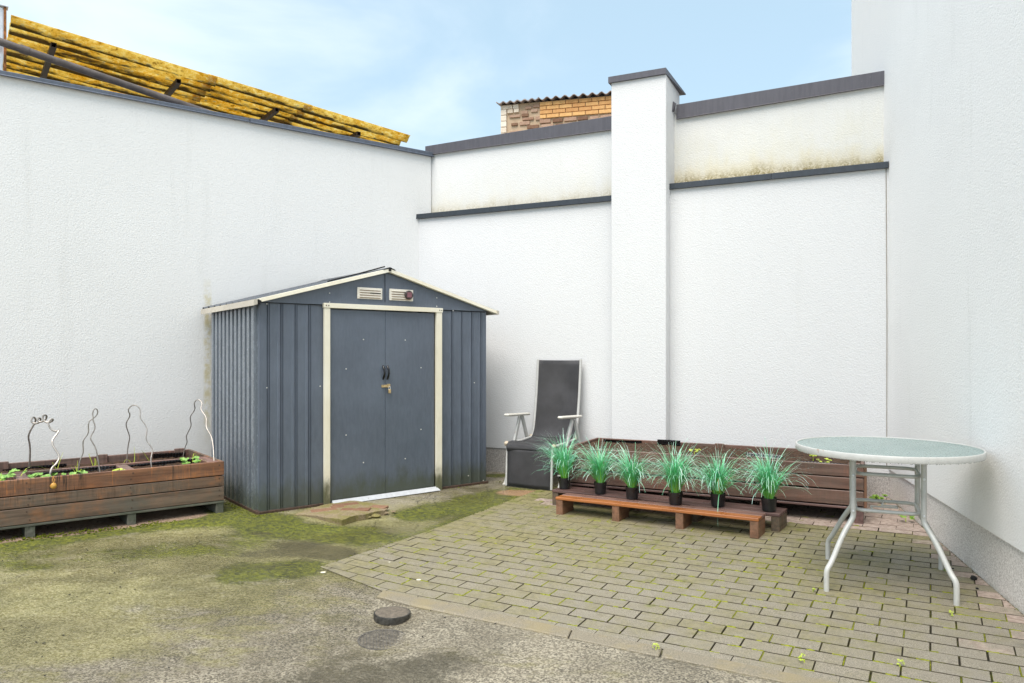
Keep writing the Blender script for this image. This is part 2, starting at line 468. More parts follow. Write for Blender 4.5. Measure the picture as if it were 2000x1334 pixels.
def wood(name, a, b, orange=0.0, drip=0.0, grey=0.0, rough=.42, scale=1.0, green=0.0):
    t = material(name)
    o = t.obj(); r = t.rnd()
    oo = t.addv(o, t.comb(t.m('MULTIPLY', r, 13.0), t.m('MULTIPLY', r, 7.0), t.m('MULTIPLY', r, 3.0)))
    gr = t.noise(t.vec(oo, scale=(1.6, 26, 26)), scale, 5, .65, dist=.6)
    gr2 = t.noise(t.vec(oo, scale=(3.0, 90, 90)), scale, 3, .6)
    bl = t.noise(oo, 5.5, 4, .65)
    col = t.mix(t.map(gr, .32, .68), a, b)
    col = t.mix(t.m('MULTIPLY', t.map(gr2, .5, .75), .35), col, tuple(x * .4 for x in a))
    if orange: col = t.mix(t.m('MULTIPLY', t.map(bl, .48, .68), orange), col, (.50, .17, .03))
    if grey: col = t.mix(t.m('MULTIPLY', t.map(t.noise(oo, 3.1, 4, .7), .42, .66), grey), col, (.11, .105, .085))
    if drip:
        dr = t.noise(t.vec(oo, scale=(75, 1, 4)), 1.0, 4, .7)
        dm = t.m('MULTIPLY', t.map(dr, .5, .62), t.map(t.noise(oo, 4, 3), .4, .62))
        col = t.mix(t.m('MULTIPLY', dm, drip), col, (.035, .022, .015))
        dm2 = t.m('MULTIPLY', t.map(dr, .42, .32), t.map(bl, .35, .6))
        col = t.mix(t.m('MULTIPLY', dm2, drip * .6), col, (.62, .22, .05))
    if green: col = t.mix(t.m('MULTIPLY', t.map(t.noise(t.pos(), 9, 4, .7), .38, .62), green), col, (.06, .075, .045))
    return finish(t, col, t.map(bl, .3, .7, rough - .1, rough + .18), bump=t.m('ADD', gr, t.m('MULTIPLY', gr2, .6)), bdist=.0022, bstr=.8)
M['wood_top'] = wood('stained_board_orange', (.14, .062, .034), (.29, .135, .07), orange=.5, drip=.9, grey=.25)
M['wood_mid'] = wood('stained_board_brown', (.095, .06, .042), (.22, .135, .088), orange=.38, drip=.45, grey=.55)
M['wood_low'] = wood('stained_board_grey', (.09, .063, .045), (.20, .135, .095), orange=.25, grey=.8)
M['wood_foot'] = wood('green_grey_foot', (.07, .072, .055), (.15, .15, .12), grey=.6, rough=.7, green=.6)
M['wood_in'] = wood('weathered_inner_board', (.13, .075, .06), (.27, .15, .12), drip=.5, grey=.4)
M['wood_back'] = wood('dark_red_brown_board', (.095, .05, .036), (.19, .10, .073), drip=.15, grey=.3, rough=.4)
M['wood_dark'] = wood('dark_wet_board', (.09, .05, .045), (.175, .10, .088), rough=.34)
M['wood_orange'] = wood('varnished_orange_board', (.22, .068, .02), (.42, .155, .045), rough=.3)
M['wood_pink'] = wood('wet_red_brown_board', (.16, .085, .068), (.29, .17, .14), rough=.26)
M['wood_leg'] = wood('dark_leg_block', (.075, .048, .035), (.16, .10, .065), rough=.55, green=.35)
M['wood_leg_orange'] = wood('brown_leg_block', (.14, .065, .035), (.27, .13, .075), rough=.5, green=.25)

def shed_mat(name, col, rough=.35, algae=.9, var=.09):
    t = material(name)
    p = t.pos(); z = t.xyz(p)['Z']
    st = t.noise(t.vec(p, scale=(1, 1, .22)), 55, 4, .7)
    n1 = t.noise(p, 2.2, 4, .6)
    c = t.mix(t.map(st, .3, .75), tuple(x * (1 - var) for x in col), tuple(min(.9, x * (1 + var)) for x in col))
    c = t.mix(t.map(n1, .35, .75, 0, .4), c, tuple(min(1, x * 1.5) for x in col))
    c = t.mix(t.m('MULTIPLY', t.map(t.noise(p, 26, 4, .8), .66, .76), .25 if var > .05 else .0), c, (.30, .31, .31))
    al = t.m('MULTIPLY', t.map(t.m('ADD', z, t.m('MULTIPLY', t.noise(t.vec(p, scale=(1, 1, .4)), 11, 4, .7), -.34)), .02, .24, 1, 0), algae)
    c = t.mix(al, c, (.055, .062, .012))
    return finish(t, c, t.map(st, .3, .7, rough - .05, rough + .12), .15, bump=t.noise(t.vec(p, scale=(1, 1, .6)), 4, 4), bdist=.02, bstr=.4)
M['shed'] = shed_mat('slate_blue_sheet_metal', (.112, .134, .172), .35, .62)
M['shed_side_lit'] = shed_mat('slate_sheet_metal_side_lit', (.17, .195, .225), .2, .6)  # same slate metal, colour lightened to stand in for light reflected on the side
M['shed_dark'] = shed_mat('dark_roof_metal', (.075, .085, .10), .35)
M['cream'] = shed_mat('cream_trim', (.84, .78, .62), .4, .9, .03)
M['cream_dull'] = shed_mat('dull_beige_trim', (.50, .46, .39), .45, 0, .04)
M['rust_rail'] = plain('rust_brown_rail', (.075, .045, .032), .6, .2, .4, 60)
M['alu'] = plain('bare_aluminium', (.78, .80, .83), .34, .45, .05, 30)
M['screw'] = plain('zinc_screw', (.75, .74, .70), .3, .5)
M['black_plastic'] = plain('black_plastic', (.014, .014, .015), .33, 0, .3, 40)
M['black_gloss'] = plain('black_gloss', (.008, .008, .009), .15, 0)
M['brass'] = plain('worn_brass', (.62, .46, .24), .35, .8, .3, 50)
M['vent'] = plain('vent_cream', (.78, .74, .66), .5, 0, .08)
M['void'] = plain('dark_inside', (.01, .01, .01), .9)
M['disc'] = plain('dark_disc', (.05, .035, .035), .4)
M['disc_pink'] = plain('plum_square', (.22, .09, .11), .4)

def paint(name, col, rough=.4, chips=.5):
    t = material(name)
    p = t.obj()
    n = t.noise(p, 9, 4, .7)
    c = t.mix(t.map(t.noise(p, 30, 4, .7), .3, .75), tuple(x * .88 for x in col), col)
    c = t.mix(t.m('MULTIPLY', t.map(n, .66, .70), chips), c, (.30, .15, .07))
    return finish(t, c, rough, .1, bump=n, bdist=.001)
M['white_tube'] = paint('white_grey_tube_paint', (.60, .60, .57))
M['chair_tube'] = paint('pale_grey_chair_frame', (.55, .55, .53), .42, .25)
M['arm'] = paint('cream_white_armrest', (.66, .64, .58), .5, .1)
M['mould'] = plain('pale_mouldy_joint', (.55, .47, .36), .9, 0, .45, 60, .004)

def fabric():
    t = material('charcoal_mesh_textile')
    p = t.obj()
    wv = t.n('ShaderNodeTexWave', {'bands_direction': 'X'}, Scale=230.0, Distortion=.4); t.put(wv, 'Vector', p)
    n = t.noise(p, 3.3, 4, .6)
    c = t.mix(t.map(n, .35, .7), (.022, .022, .025), (.062, .062, .068))
    c = t.mix(t.m('MULTIPLY', wv.outputs['Fac'], .35), c, (.085, .085, .09))
    return finish(t, c, t.map(n, .3, .7, .42, .6), bump=wv.outputs['Fac'], bdist=.0008)
M['fabric'] = fabric()

def glass():
    t = material('frosted_green_glass')
    p = t.obj()
    v = t.vor(p, 120); n = t.noise(p, 85, 3, .6)
    n0 = t.noise(p, 4, 4, .6)
    c = t.mix(t.map(n0, .3, .7), (.25, .34, .32), (.34, .43, .41))
    c = t.mix(t.map(n, .5, .72, 0, .22), c, (.50, .58, .57))  # paler flecks paint highlights into the glass colour
    return finish(t, c, t.map(n, .35, .65, .2, .5), bump=t.m('ADD', v, n), bdist=.0012, bstr=.8, Transmission_Weight=.3, IOR=1.45)
M['glass'] = glass()
def water():
    t = material('water_drop')
    return finish(t, (.95, .97, .98), .03, Transmission_Weight=.75, IOR=1.33)
M['water'] = water()

def grass_mat():
    t = material('artificial_grass_blade')
    a = t.attr('along'); r = t.attr('rand')
    c = t.mix(t.map(a, .0, .5), (.24, .56, .07), (.06, .46, .13))
    c = t.mix(t.map(a, .35, .75), c, (.22, .62, .36))
    c = t.mix(t.m('MULTIPLY', t.map(a, .55, .95), t.map(r, .1, .9)), c, (.72, .86, .78))
    c = t.mix(t.m('MULTIPLY', t.map(r, .72, .9), .6), c, (.18, .50, .46))
    c = t.mix(t.m('MULTIPLY', t.map(r, .02, .0), 1.0), c, (.45, .25, .08))
    return finish(t, c, .45, Specular_IOR_Level=.4)
M['grass'] = grass_mat()
def leaf_mat(name, a, b):
    t = material(name)
    p = t.obj(); n = t.noise(p, 45, 3, .6)
    return finish(t, t.mix(t.map(n, .3, .7), a, b), .5, bump=n, bdist=.002)
M['leaf'] = leaf_mat('strawberry_leaf', (.10, .26, .04), (.28, .46, .10))
M['shoot'] = leaf_mat('yellow_green_shoot', (.33, .42, .03), (.50, .58, .09))
M['weed'] = leaf_mat('weed_leaf', (.10, .22, .02), (.26, .40, .04))
M['ochre'] = leaf_mat('dry_ochre', (.45, .21, .03), (.62, .36, .08))
M['soil'] = plain('dark_soil', (.075, .042, .024), .85, 0, .6, 70, .012, .3)
M['spiral'] = plain('spiral_wire', (.36, .33, .30), .38, .5, .3, 25)
M['iron'] = plain('cast_iron', (.055, .052, .045), .42, .4, .5, 40, .002)
M['iron_grey'] = plain('grey_worn_iron', (.12, .11, .095), .5, .2, .4, 40)
M['drain_fill'] = plain('gritty_cap_face', (.27, .225, .18), .55, 0, .45, 90, .003)
M['pipe'] = plain('dark_grey_pipe', (.115, .095, .088), .45, .1, .25, 12)
M['purlin'] = plain('brown_steel_tube', (.06, .042, .034), .6, .3, .4, 20)
M['rust'] = plain('rusty_steel', (.36, .14, .04), .8, .2, .6, 18)
M['stone_slab'] = None

def slab_mat():
    t = material('cracked_mortar')
    p = t.pos(); g = t.noise(p, 120, 3, .7); n = t.noise(p, 9, 4, .7)
    c = t.mix(t.map(g, .3, .7), (.16, .12, .07), (.36, .285, .18))
    c = t.mix(t.map(n, .42, .62, 0, .8), c, (.19, .17, .04))
    return finish(t, c, .75, bump=t.m('ADD', g, t.m('MULTIPLY', n, 2)), bdist=.006)
M['mortar'] = slab_mat()
def brick_mat(name, a, b, s=60):
    t = material(name)
    p = t.pos(); r = t.rnd(); n = t.noise(p, s * .4, 4, .7)
    c = t.mix(t.m('ADD', t.m('MULTIPLY', r, .6), t.m('MULTIPLY', t.map(n, .3, .7), .4)), a, b)
    return finish(t, c, .85, bump=t.noise(p, s, 3, .7), bdist=.006)
M['brick_red'] = brick_mat('worn_red_brick', (.17, .08, .045), (.26, .15, .09))
M['brick_yellow'] = brick_mat('yellow_orange_brick', (.55, .26, .09), (.78, .46, .18), 30)
M['brick_cream'] = brick_mat('cream_brick', (.62, .50, .38), (.85, .76, .64), 30)
M['brick_rubble'] = brick_mat('rubble_brick', (.30, .16, .10), (.52, .36, .26), 30)
M['rubble_mortar'] = brick_mat('rubble_mortar', (.42, .30, .19), (.60, .46, .32), 16)
M['fibre_cement'] = plain('grey_brown_roof_sheet', (.28, .23, .215), .8, 0, .4, 12, .004)

def yellow_sheet():
    t = material('translucent_yellow_sheet')
    o = t.obj()
    n1 = t.noise(t.vec(o, scale=(1.2, 7, 7)), 1.3, 5, .7)
    n2 = t.noise(t.vec(o, scale=(.6, 1, 1)), 34, 4, .8)
    n3 = t.noise(o, 3.2, 4, .7)
    c = t.mix(t.map(n3, .3, .7), (.84, .58, .09), (.94, .78, .30))
    c = t.mix(t.map(n2, .50, .62, 0, .9), c, (1.0, .93, .60))
    c = t.mix(t.map(n2, .46, .34, 0, .85), c, (.42, .25, .03))
    # dirt gathered along the troughs
    y = t.xyz(o)['Y']
    ph = t.m('ADD', t.m('MULTIPLY', t.m('COSINE', t.m('MULTIPLY', y, 2 * math.pi / .177)), -.5), .5)
    dm = t.map(t.m('ADD', t.m('MULTIPLY', ph, .30), t.m('ADD', t.m('MULTIPLY', n1, .75), t.m('MULTIPLY', n2, .3))), .71, .82)
    c = t.mix(t.m('MULTIPLY', dm, .92), c, (.07, .045, .02))
    c = t.mix(t.map(n1, .52, .72, 0, .65), c, (.34, .23, .10))
    d = t.n('ShaderNodeBsdfDiffuse', None, Color=c)
    tr = t.n('ShaderNodeBsdfTranslucent', None, Color=c)
    mx = t.n('ShaderNodeMixShader', None, Fac=.6); t.put(mx, 'i1', d); t.put(mx, 'i2', tr)
    t.n('ShaderNodeOutputMaterial', None, Surface=mx)
    return t.mat
M['yellow_sheet'] = yellow_sheet()

# ------------------------------------------------------------------ ground
def poly_signed(poly, X, Y):
    """distance inside a polygon (positive inside)"""
    inside = np.zeros(X.shape, bool); dist = np.full(X.shape, 1e9)
    n = len(poly)
    for i in range(n):
        x0, y0 = poly[i]; x1, y1 = poly[(i + 1) % n]
        c = ((y0 > Y) != (y1 > Y))
        with np.errstate(divide='ignore', invalid='ignore'):
            xi = (x1 - x0) * (Y - y0) / (y1 - y0 if y1 != y0 else 1e-9) + x0
        inside ^= c & (X < xi)
        dx, dy = x1 - x0, y1 - y0
        tt = np.clip(((X - x0) * dx + (Y - y0) * dy) / (dx * dx + dy * dy), 0, 1)
        dist = np.minimum(dist, np.hypot(X - x0 - tt * dx, Y - y0 - tt * dy))
    return np.where(inside, dist, -dist)

def seg_blob(X, Y, x0, y0, x1, y1, r):
    dx, dy = x1 - x0, y1 - y0
    tt = np.clip(((X - x0) * dx + (Y - y0) * dy) / (dx * dx + dy * dy + 1e-9), 0, 1)
    return np.exp(-((X - x0 - tt * dx) ** 2 + (Y - y0 - tt * dy) ** 2) / (r * r))

def make_ground():
    xs = np.concatenate([[-70, -40, -22, -12, -8, -6.5], np.arange(-5.2, 3.6, .026), [4.5, 6, 9, 15, 25, 45, 70]])
    ys = np.concatenate([[-40, -20, -8, -3, 0, 1.4], np.arange(2.2, 8.3, .026), [9, 11, 15, 22, 35, 60, 90]])
    X, Y = np.meshgrid(xs, ys)
    Z = gz_np(X, Y)
    # gentle unevenness of the old surface
    rs = np.random.RandomState(3)
    und = np.zeros_like(X)
    for k in range(46):
        a = rs.uniform(0, 6.28); f = rs.uniform(1.5, 13); ph = rs.uniform(0, 6.28)
        und += np.sin((X * math.cos(a) + Y * math.sin(a)) * f + ph) / f
    und *= .0042
    dp = poly_signed(PAV, X, Y); dk = poly_signed(KERB, X, Y)
    free = np.clip(-np.maximum(dp, dk) / .12, 0, 1) * (1 - np.exp(-(np.hypot(X + .58, Y - 3.38) / .33) ** 4))
    s = (X - SO[0]) * SA[0] + (Y - SO[1]) * SA[1]; tt = (X - SO[0]) * SB[0] + (Y - SO[1]) * SB[1]
    nearshed = np.exp(-np.clip(np.hypot(np.maximum(np.maximum(-s, 0), s - 2.07), np.maximum(-tt, 0)) / .25, 0, 9) ** 2)
    Z = Z + und * free * (1 - .8 * nearshed)
    Z -= np.clip(np.maximum(dp - .008, dk) / .03, 0, 1) * .010
    # dish around the drain
    dd = np.hypot((X + .58), (Y - 3.30))
    Z -= .012 * np.exp(-(dd / .22) ** 2)
    dd = np.hypot((X + .58), (Y - 3.51))
    Z -= .015 * np.exp(-(dd / .13) ** 4)
    at = {}
    B = lambda *a: seg_blob(X, Y, *a)
    wall_d = (X + .982) * .6088 - (Y - 7.71) * .7934          # distance in front of the left wall
    at['moss'] = (.38 * B(-3.0, 3.0, -2.2, 3.4, .6) + .95 * B(-3.4, 4.2, -1.5, 4.95, .68) + .55 * B(-2.6, 3.3, -1.2, 4.2, .6) + .8 * B(-1.2, 5.0, .1, 6.2, .5)
                  + .35 * B(-1.9, 2.9, -.9, 3.4, .5) + .25 * B(0.2, 2.9, .8, 2.6, .3) + .5 * B(-1.1, 4.7, -.7, 4.9, .4))
    at['moss2'] = (.5 * B(-1.7, 5.1, -1.0, 5.05, .22) + .5 * B(-.3, 6.1, .1, 6.4, .2) + .8 * B(-2.25, 5.75, -1.95, 5.40, .16) + 1.1 * B(-3.6, 4.33, -2.2, 5.24, .21) + .75 * B(-2.1, 5.3, -1.75, 5.25, .2) + 1.1 * B(-.75, 5.55, -.05, 6.15, .19)
                   + .85 * B(-.45, 5.2, -.1, 5.75, .16) + .85 * B(-1.65, 5.0, -1.25, 4.9, .2) + .6 * B(-1.5, 4.05, -1.25, 4.12, .16) + .55 * B(-.95, 4.75, -.6, 4.95, .18)
                   + .45 * B(-1.45, 4.15, -1.1, 4.3, .2) + .5 * B(-2.9, 4.2, -1.7, 4.6, .3) + .9 * B(-.2, 7.1, .3, 7.0, .12))
    at['dark'] = (.45 * B(-.3, 2.7, .4, 2.6, .2) + .5 * B(-1.2, 4.0, -1.0, 3.8, .15) + .75 * B(-1.55, 4.45, -1.1, 4.55, .16) + .7 * B(-1.7, 4.9, -1.05, 4.45, .13) + .85 * B(-.95, 2.75, -.35, 2.95, .2)
                  + .6 * B(-.35, 6.35, -.05, 6.7, .2) + .5 * B(-1.6, 4.15, -1.35, 4.2, .12) + .5 * B(-.85, 3.5, -.7, 3.1, .12))
    at['wet'] = (.85 * B(-1.5, 2.8, -.75, 3.7, .34) + .5 * B(-2.3, 2.9, -1.2, 3.3, .5) + .75 * B(-1.1, 4.6, -.3, 5.3, .3)
                 + .9 * B(-.5, 6.2, .15, 6.4, .3) + .7 * B(-2.4, 4.4, -1.3, 4.4, .4) + .42)
    at['sand'] = np.where((wall_d > .1) & (wall_d < 1.18) & (s < -.28), 1.0, 0.0) * .95
    at['sand'] = np.clip((1.24 - wall_d) / .14, 0, 1) * np.clip((-.2 - s) / .2, 0, 1) * (wall_d > -.2)
    at['orange'] = .95 * B(-.02, 6.28, .3, 6.22, .15)
    at['conc'] = np.clip(B(-1.6, 5.0, .2, 6.2, .62) * 1.3 + B(-1.2, 4.7, -.9, 4.6, .3), 0, 1)
    at['pav'] = np.clip(np.maximum(dp, dk) / .02, 0, 1)
    ny, nx = X.shape
    co = np.stack([X.ravel(), Y.ravel(), Z.ravel()], 1)
    i = np.arange(ny - 1)[:, None] * nx + np.arange(nx - 1)[None, :]
    quads = np.stack([i, i + 1, i + nx + 1, i + nx], -1).reshape(-1, 4)
    me = bpy.data.meshes.new('ground')
    me.vertices.add(len(co)); me.vertices.foreach_set('co', co.astype(np.float32).ravel())
    me.loops.add(quads.size); me.loops.foreach_set('vertex_index', quads.astype(np.int32).ravel())
    me.polygons.add(len(quads)); me.polygons.foreach_set('loop_start', np.arange(0, quads.size, 4, dtype=np.int32))
    me.polygons.foreach_set('loop_total', np.full(len(quads), 4, np.int32))
    me.update(calc_edges=True)
    me.shade_smooth()
    for k, v in at.items():
        a = me.attributes.new(k, 'FLOAT', 'POINT'); a.data.foreach_set('value', np.clip(v, 0, 1).astype(np.float32).ravel())
    return tag(mesh_obj('ground', me, M['ground']), kind='structure')
make_ground()

# ------------------------------------------------------------------ paving: every block its own piece
TH = -.5195489; PX0, PY0 = 1.42962, 3.10545
PC, PS = math.cos(TH), math.sin(TH)
def pw(X, Y): return (PX0 + X * PC - Y * PS, PY0 + X * PS + Y * PC)
def clip_poly(sub, clip):
    """keep the part of polygon sub inside convex-ish ccw polygon clip"""
    out = sub
    n = len(clip)
    for i in range(n):
        a, b = clip[i], clip[(i + 1) % n]
        res = []
        for j in range(len(out)):
            p, q = out[j], out[(j + 1) % len(out)]
            sp = (b[0] - a[0]) * (p[1] - a[1]) - (b[1] - a[1]) * (p[0] - a[0])
            sq = (b[0] - a[0]) * (q[1] - a[1]) - (b[1] - a[1]) * (q[0] - a[0])
            if sp >= 0: res.append(p)
            if (sp >= 0) != (sq >= 0):
                t = sp / (sp - sq); res.append((p[0] + (q[0] - p[0]) * t, p[1] + (q[1] - p[1]) * t))
        out = res
        if len(out) < 3: return []
    return out
def area(p): return .5 * sum(p[i][0] * p[(i + 1) % len(p)][1] - p[(i + 1) % len(p)][0] * p[i][1] for i in range(len(p)))
CLIP = [(-1.113, 4.243), (-.681, 3.865), (.406, 3.223), (1.9, 2.34), (2.06, 2.26), (2.955, 5.748), (.79, 6.83), (.222, 6.35)]
assert area(CLIP) > 0
def bareness(x, y):
    dr = (2.955 - x) * .978 - (5.748 - y) * .2135            # from the right wall
    dr = (2.955 - x) * .9683 - (5.748 - y) * .2504
    db = (2.955 - x) * .446 + (5.748 - y) * .895
    v = max(0, 1 - dr / .16)
    if x > .6: v = max(v, 1 - max(0, db - 1.03) / .12)
    v = max(v * .8, .45 * math.exp(-((x - 2.0) ** 2 + (y - 3.83) ** 2) / .02), .5 * math.exp(-((x - 1.95) ** 2 + (y - 3.02) ** 2) / .012), .8 * math.exp(-((x - .33) ** 2 + (y - 5.9) ** 2) / .03))
    return min(1, max(0, v))

paving = bpy.data.objects.new('paving', None); C.objects.link(paving); tag(paving, kind='structure')
def paver_full():
    bm = bmesh.new()
    l, wd = .0984, .0478
    c = .0024
    V = [[bm.verts.new((sx * a, sy * b, z)) for sx, sy in ((-1, -1), (1, -1), (1, 1), (-1, 1))] for a, b, z in ((l, wd, -.03), (l, wd, -c * .8), (l - c, wd - c, 0))]
    bm.faces.new(V[2])
    for k in (0, 1):
        for i in range(4): bm.faces.new((V[k][i], V[k][(i + 1) % 4], V[k + 1][(i + 1) % 4], V[k + 1][i]))
    me = bpy.data.meshes.new('paver'); bm.to_mesh(me); bm.free(); me.materials.append(M['paver']); me.materials.append(M['joint_dirt'])
    for f in me.polygons:
        if f.normal.z < .97: f.material_index = 1
    return me
PM = paver_full()
slope = Vector((.0239, .0209, 0))
nrm = Vector((-slope.x, -slope.y, 1)).normalized()
pavers = []
for j in range(-14, 46):
    for k in range(-46, 26):
        if (j + k) % 2: continue
        jx = random.uniform(-.0011, .0011)
        X0, Y0 = k * .1 + .1 + jx, j * .1
        ctr = pw(X0, Y0)
        if not (-1.4 < ctr[0] < 3.2 and 2 < ctr[1] < 7.2): continue
        l, wd = .0984, .0478
        quad = [pw(X0 - l, Y0 - wd), pw(X0 + l, Y0 - wd), pw(X0 + l, Y0 + wd), pw(X0 - l, Y0 + wd)]
        cl = clip_poly(quad, CLIP)
        if len(cl) < 3: continue
        ar = area(cl)
        if ar < .0002: continue
        full = ar > .01835 * .985
        cx = sum(p[0] for p in cl) / len(cl); cy = sum(p[1] for p in cl) / len(cl)
        u = 1000 + 1430 * cx / cy; v = 690 + 1430 * (CAM_Z - gz(cx, cy)) / cy
        vis = -30 < u < 2030 and v < 1350
        # seen behind planter / benches ?
        db = (2.955 - cx) * .446 + (5.748 - cy) * .895
        hid = (db < .95 and cx < 2.5)
        pavers.append([(0 if vis and not hid else 1, cy * cy / max(ar, .004)), ctr, cl, full, X0, Y0])
pavers.sort(key=lambda q: q[0])
rest_v, rest_f, rest_b = [], [], []
for idx, (key, ctr, cl, full, X0, Y0) in enumerate(pavers):
    dz = random.uniform(-.0008, .0009) + .003
    if idx < 298:
        if full:
            me = PM.copy() if False else PM
            o = mesh_obj('paver', me, None, paving)
            z = gz(*ctr) + dz
            nl = Vector((-(gz(ctr[0] + .05, ctr[1]) - gz(ctr[0] - .05, ctr[1])) / .1, -(gz(ctr[0], ctr[1] + .05) - gz(ctr[0], ctr[1] - .05)) / .1, 1)).normalized()
            nn = (nl + Vector((random.uniform(-.005, .005), random.uniform(-.005, .005), 0))).normalized()
            ex = Vector((PC, PS, 0)); ex = (ex - nn * ex.dot(nn)).normalized(); ey = nn.cross(ex)
            o.matrix_world = Matrix(((ex.x, ey.x, nn.x, ctr[0]), (ex.y, ey.y, nn.y, ctr[1]), (ex.z, ey.z, nn.z, z), (0, 0, 0, 1)))
        else:
            V, Fc = prism_data(cl, lambda x, y: gz(x, y) - .03, lambda x, y: gz(x, y) + dz)
            o = pydata('paver', V, Fc, M['paver'], paving); o.data.materials.append(M['joint_dirt'])
            for f in o.data.polygons:
                if abs(f.normal.z) < .5: f.material_index = 1
        o['bare'] = bareness(*ctr)
    else:
        b = len(rest_v)
        prism_data(cl, lambda x, y: gz(x, y) - .03, lambda x, y: gz(x, y) + dz, rest_v, rest_f)
        rest_b += [bareness(*ctr)] * (len(rest_v) - b)
if rest_v:
    o = pydata('paver_field', rest_v, rest_f, M['paver'], paving); o.data.materials.append(M['joint_dirt'])
    for f in o.data.polygons:
        if abs(f.normal.z) < .5: f.material_index = 1
    tag(o, kind='stuff')
    a = o.data.attributes.new('bare', 'FLOAT', 'POINT'); a.data.foreach_set('value', rest_b)
print('pavers', len(pavers))

# moss growing in some of the joints
mv, mf = [], []
rnd = random.Random(11)
def moss_seg(x0, y0, x1, y1, wdt):
    L = math.hypot(x1 - x0, y1 - y0); n = max(2, int(L / .012))
    dx, dy = (x1 - x0) / L, (y1 - y0) / L
    b = len(mv)
    for i in range(n + 1):
        t = i / n; w_ = wdt * (.35 + rnd.random()) * (0.3 if i in (0, n) else 1)
        px, py = x0 + (x1 - x0) * t, y0 + (y1 - y0) * t
        z = gz(px, py)
        for s_, h in ((-1, .0006), (0, .0045 + rnd.random() * .003), (1, .0006)):
            mv.append((px - dy * w_ * s_, py + dx * w_ * s_, z + h))
    for i in range(n):
        for k in (0, 1):
            a = b + i * 3 + k; mf.append((a, a + 3, a + 4, a + 1))
def mn(x, y): return .5 + .25 * math.sin(2.1 * x + 1.3 * y + .5) + .25 * math.sin(5.3 * x - 3.1 * y) + .2 * math.sin(9.7 * y + 4 * x)
for key, ctr, cl, full, X0, Y0 in pavers:
    if not full: continue
    m_ = mn(*ctr)
    near = ctr[1] + .35 * ctr[0] < 4.9
    p_ = (.45 if near else .10) * (.35 + m_)
    if rnd.random() < p_:
        a, b = pw(X0 + .1, Y0 - .048), pw(X0 + .1, Y0 + .048); moss_seg(*a, *b, .0029)
    for off in (-.1, -.05, 0, .05):
        if rnd.random() < p_ * .6:
            a, b = pw(X0 + off, Y0 - .05), pw(X0 + off + rnd.uniform(.02, .06), Y0 - .05); moss_seg(*a, *b, .0023)
tag(pydata('joint_moss', mv, mf, M['moss'], paving, smooth=True), kind='stuff')

# cement kerb strip, cast in four lengths
def kerb_piece(pts):
    V, Fc = prism_data(pts, lambda x, y: gz(x, y) - .03, lambda x, y: gz(x, y) + .005)
    return V, Fc
kerb = bpy.data.objects.new('kerb', None); C.objects.link(kerb); tag(kerb, kind='structure')
K = [((-.690, 3.868), (-.70, 3.790), (-.479, 3.645), (.245, 3.225), (.262, 3.305)), ((.268, 3.302), (.251, 3.222), (.605, 3.016), (.628, 3.088)),
     ((.634, 3.084), (.612, 3.006), (.66, 2.988), (.978, 2.797), (1.25, 2.64), (1.29, 2.693)), ((1.296, 2.69), (1.256, 2.637), (1.93, 2.245), (1.9, 2.335))]
for kp in K:
    V, Fc = kerb_piece([(x + .008, y + .013) if (y - 3.223) > -.5906 * (x - .406) - .02 else (x, y) for x, y in kp])
    bm = bmesh.new(); vs = [bm.verts.new(p) for p in V]
    for f in Fc: bm.faces.new([vs[i] for i in f])
    bmesh.ops.recalc_face_normals(bm, faces=bm.faces)
    bmesh.ops.bevel(bm, geom=list(bm.edges), offset=.0035, segments=1, affect='EDGES')
    bm_obj('kerb_length', bm, M['kerb'], kerb)

# ------------------------------------------------------------------ walls
# left boundary wall: local x along the wall towards the far corner, y outwards (behind it)
LA = R(37.5)
lw = thing('boundary_wall', 'long smooth white stucco wall behind the grey shed and the long herb planter', 'wall', (-.982, 7.71, 0), LA)
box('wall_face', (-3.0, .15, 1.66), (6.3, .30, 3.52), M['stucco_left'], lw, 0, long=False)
box('plinth', (-3.0, .154, .1), (6.302, .302, .2), M['plinth'], lw, 0, long=False)
def coping(parent, x0, x1, yf, zt0, zt1, h0, h1, mat, depth=.36, name='coping', lip=.012):
    """folded sheet capping: a fascia with a drip lip and a top falling backwards"""
    v = []
    for x, zt, h in ((x0, zt0, h0), (x1, zt1, h1)):
        v += [(x, yf - .004, zt - h - .002), (x, yf + .002, zt - h + .004), (x, yf, zt - .004), (x, yf + .004, zt), (x, yf + depth, zt - .015), (x, yf + depth, zt - h), (x, yf + .012, zt - h + .002)]
    n = 7
    f = [(i, (i + 1) % n, n + (i + 1) % n, n + i) for i in range(n)] + [tuple(range(n)), tuple(range(2 * n - 1, n - 1, -1))]
    o = pydata(name, v, f, mat, parent)
    bm = bmesh.new(); bm.from_mesh(o.data); bmesh.ops.recalc_face_normals(bm, faces=bm.faces); bm.to_mesh(o.data); bm.free()
    return o
coping(lw, -6.15, -1.772, -.028, 3.452, 3.452, .040, .034, M['coping_blue'], .36)
coping(lw, -1.764, .165, -.030, 3.456, 3.466, .042, .046, M['coping_blue'], .36)
tube('edge_bead', [(-6.15, -.030, 3.412), (-1.77, -.030, 3.418)], .006, M['coping_blue'], lw, 6)
tube('edge_bead', [(-1.76, -.032, 3.416), (.165, -.032, 3.422)], .007, M['coping_blue'], lw, 6)

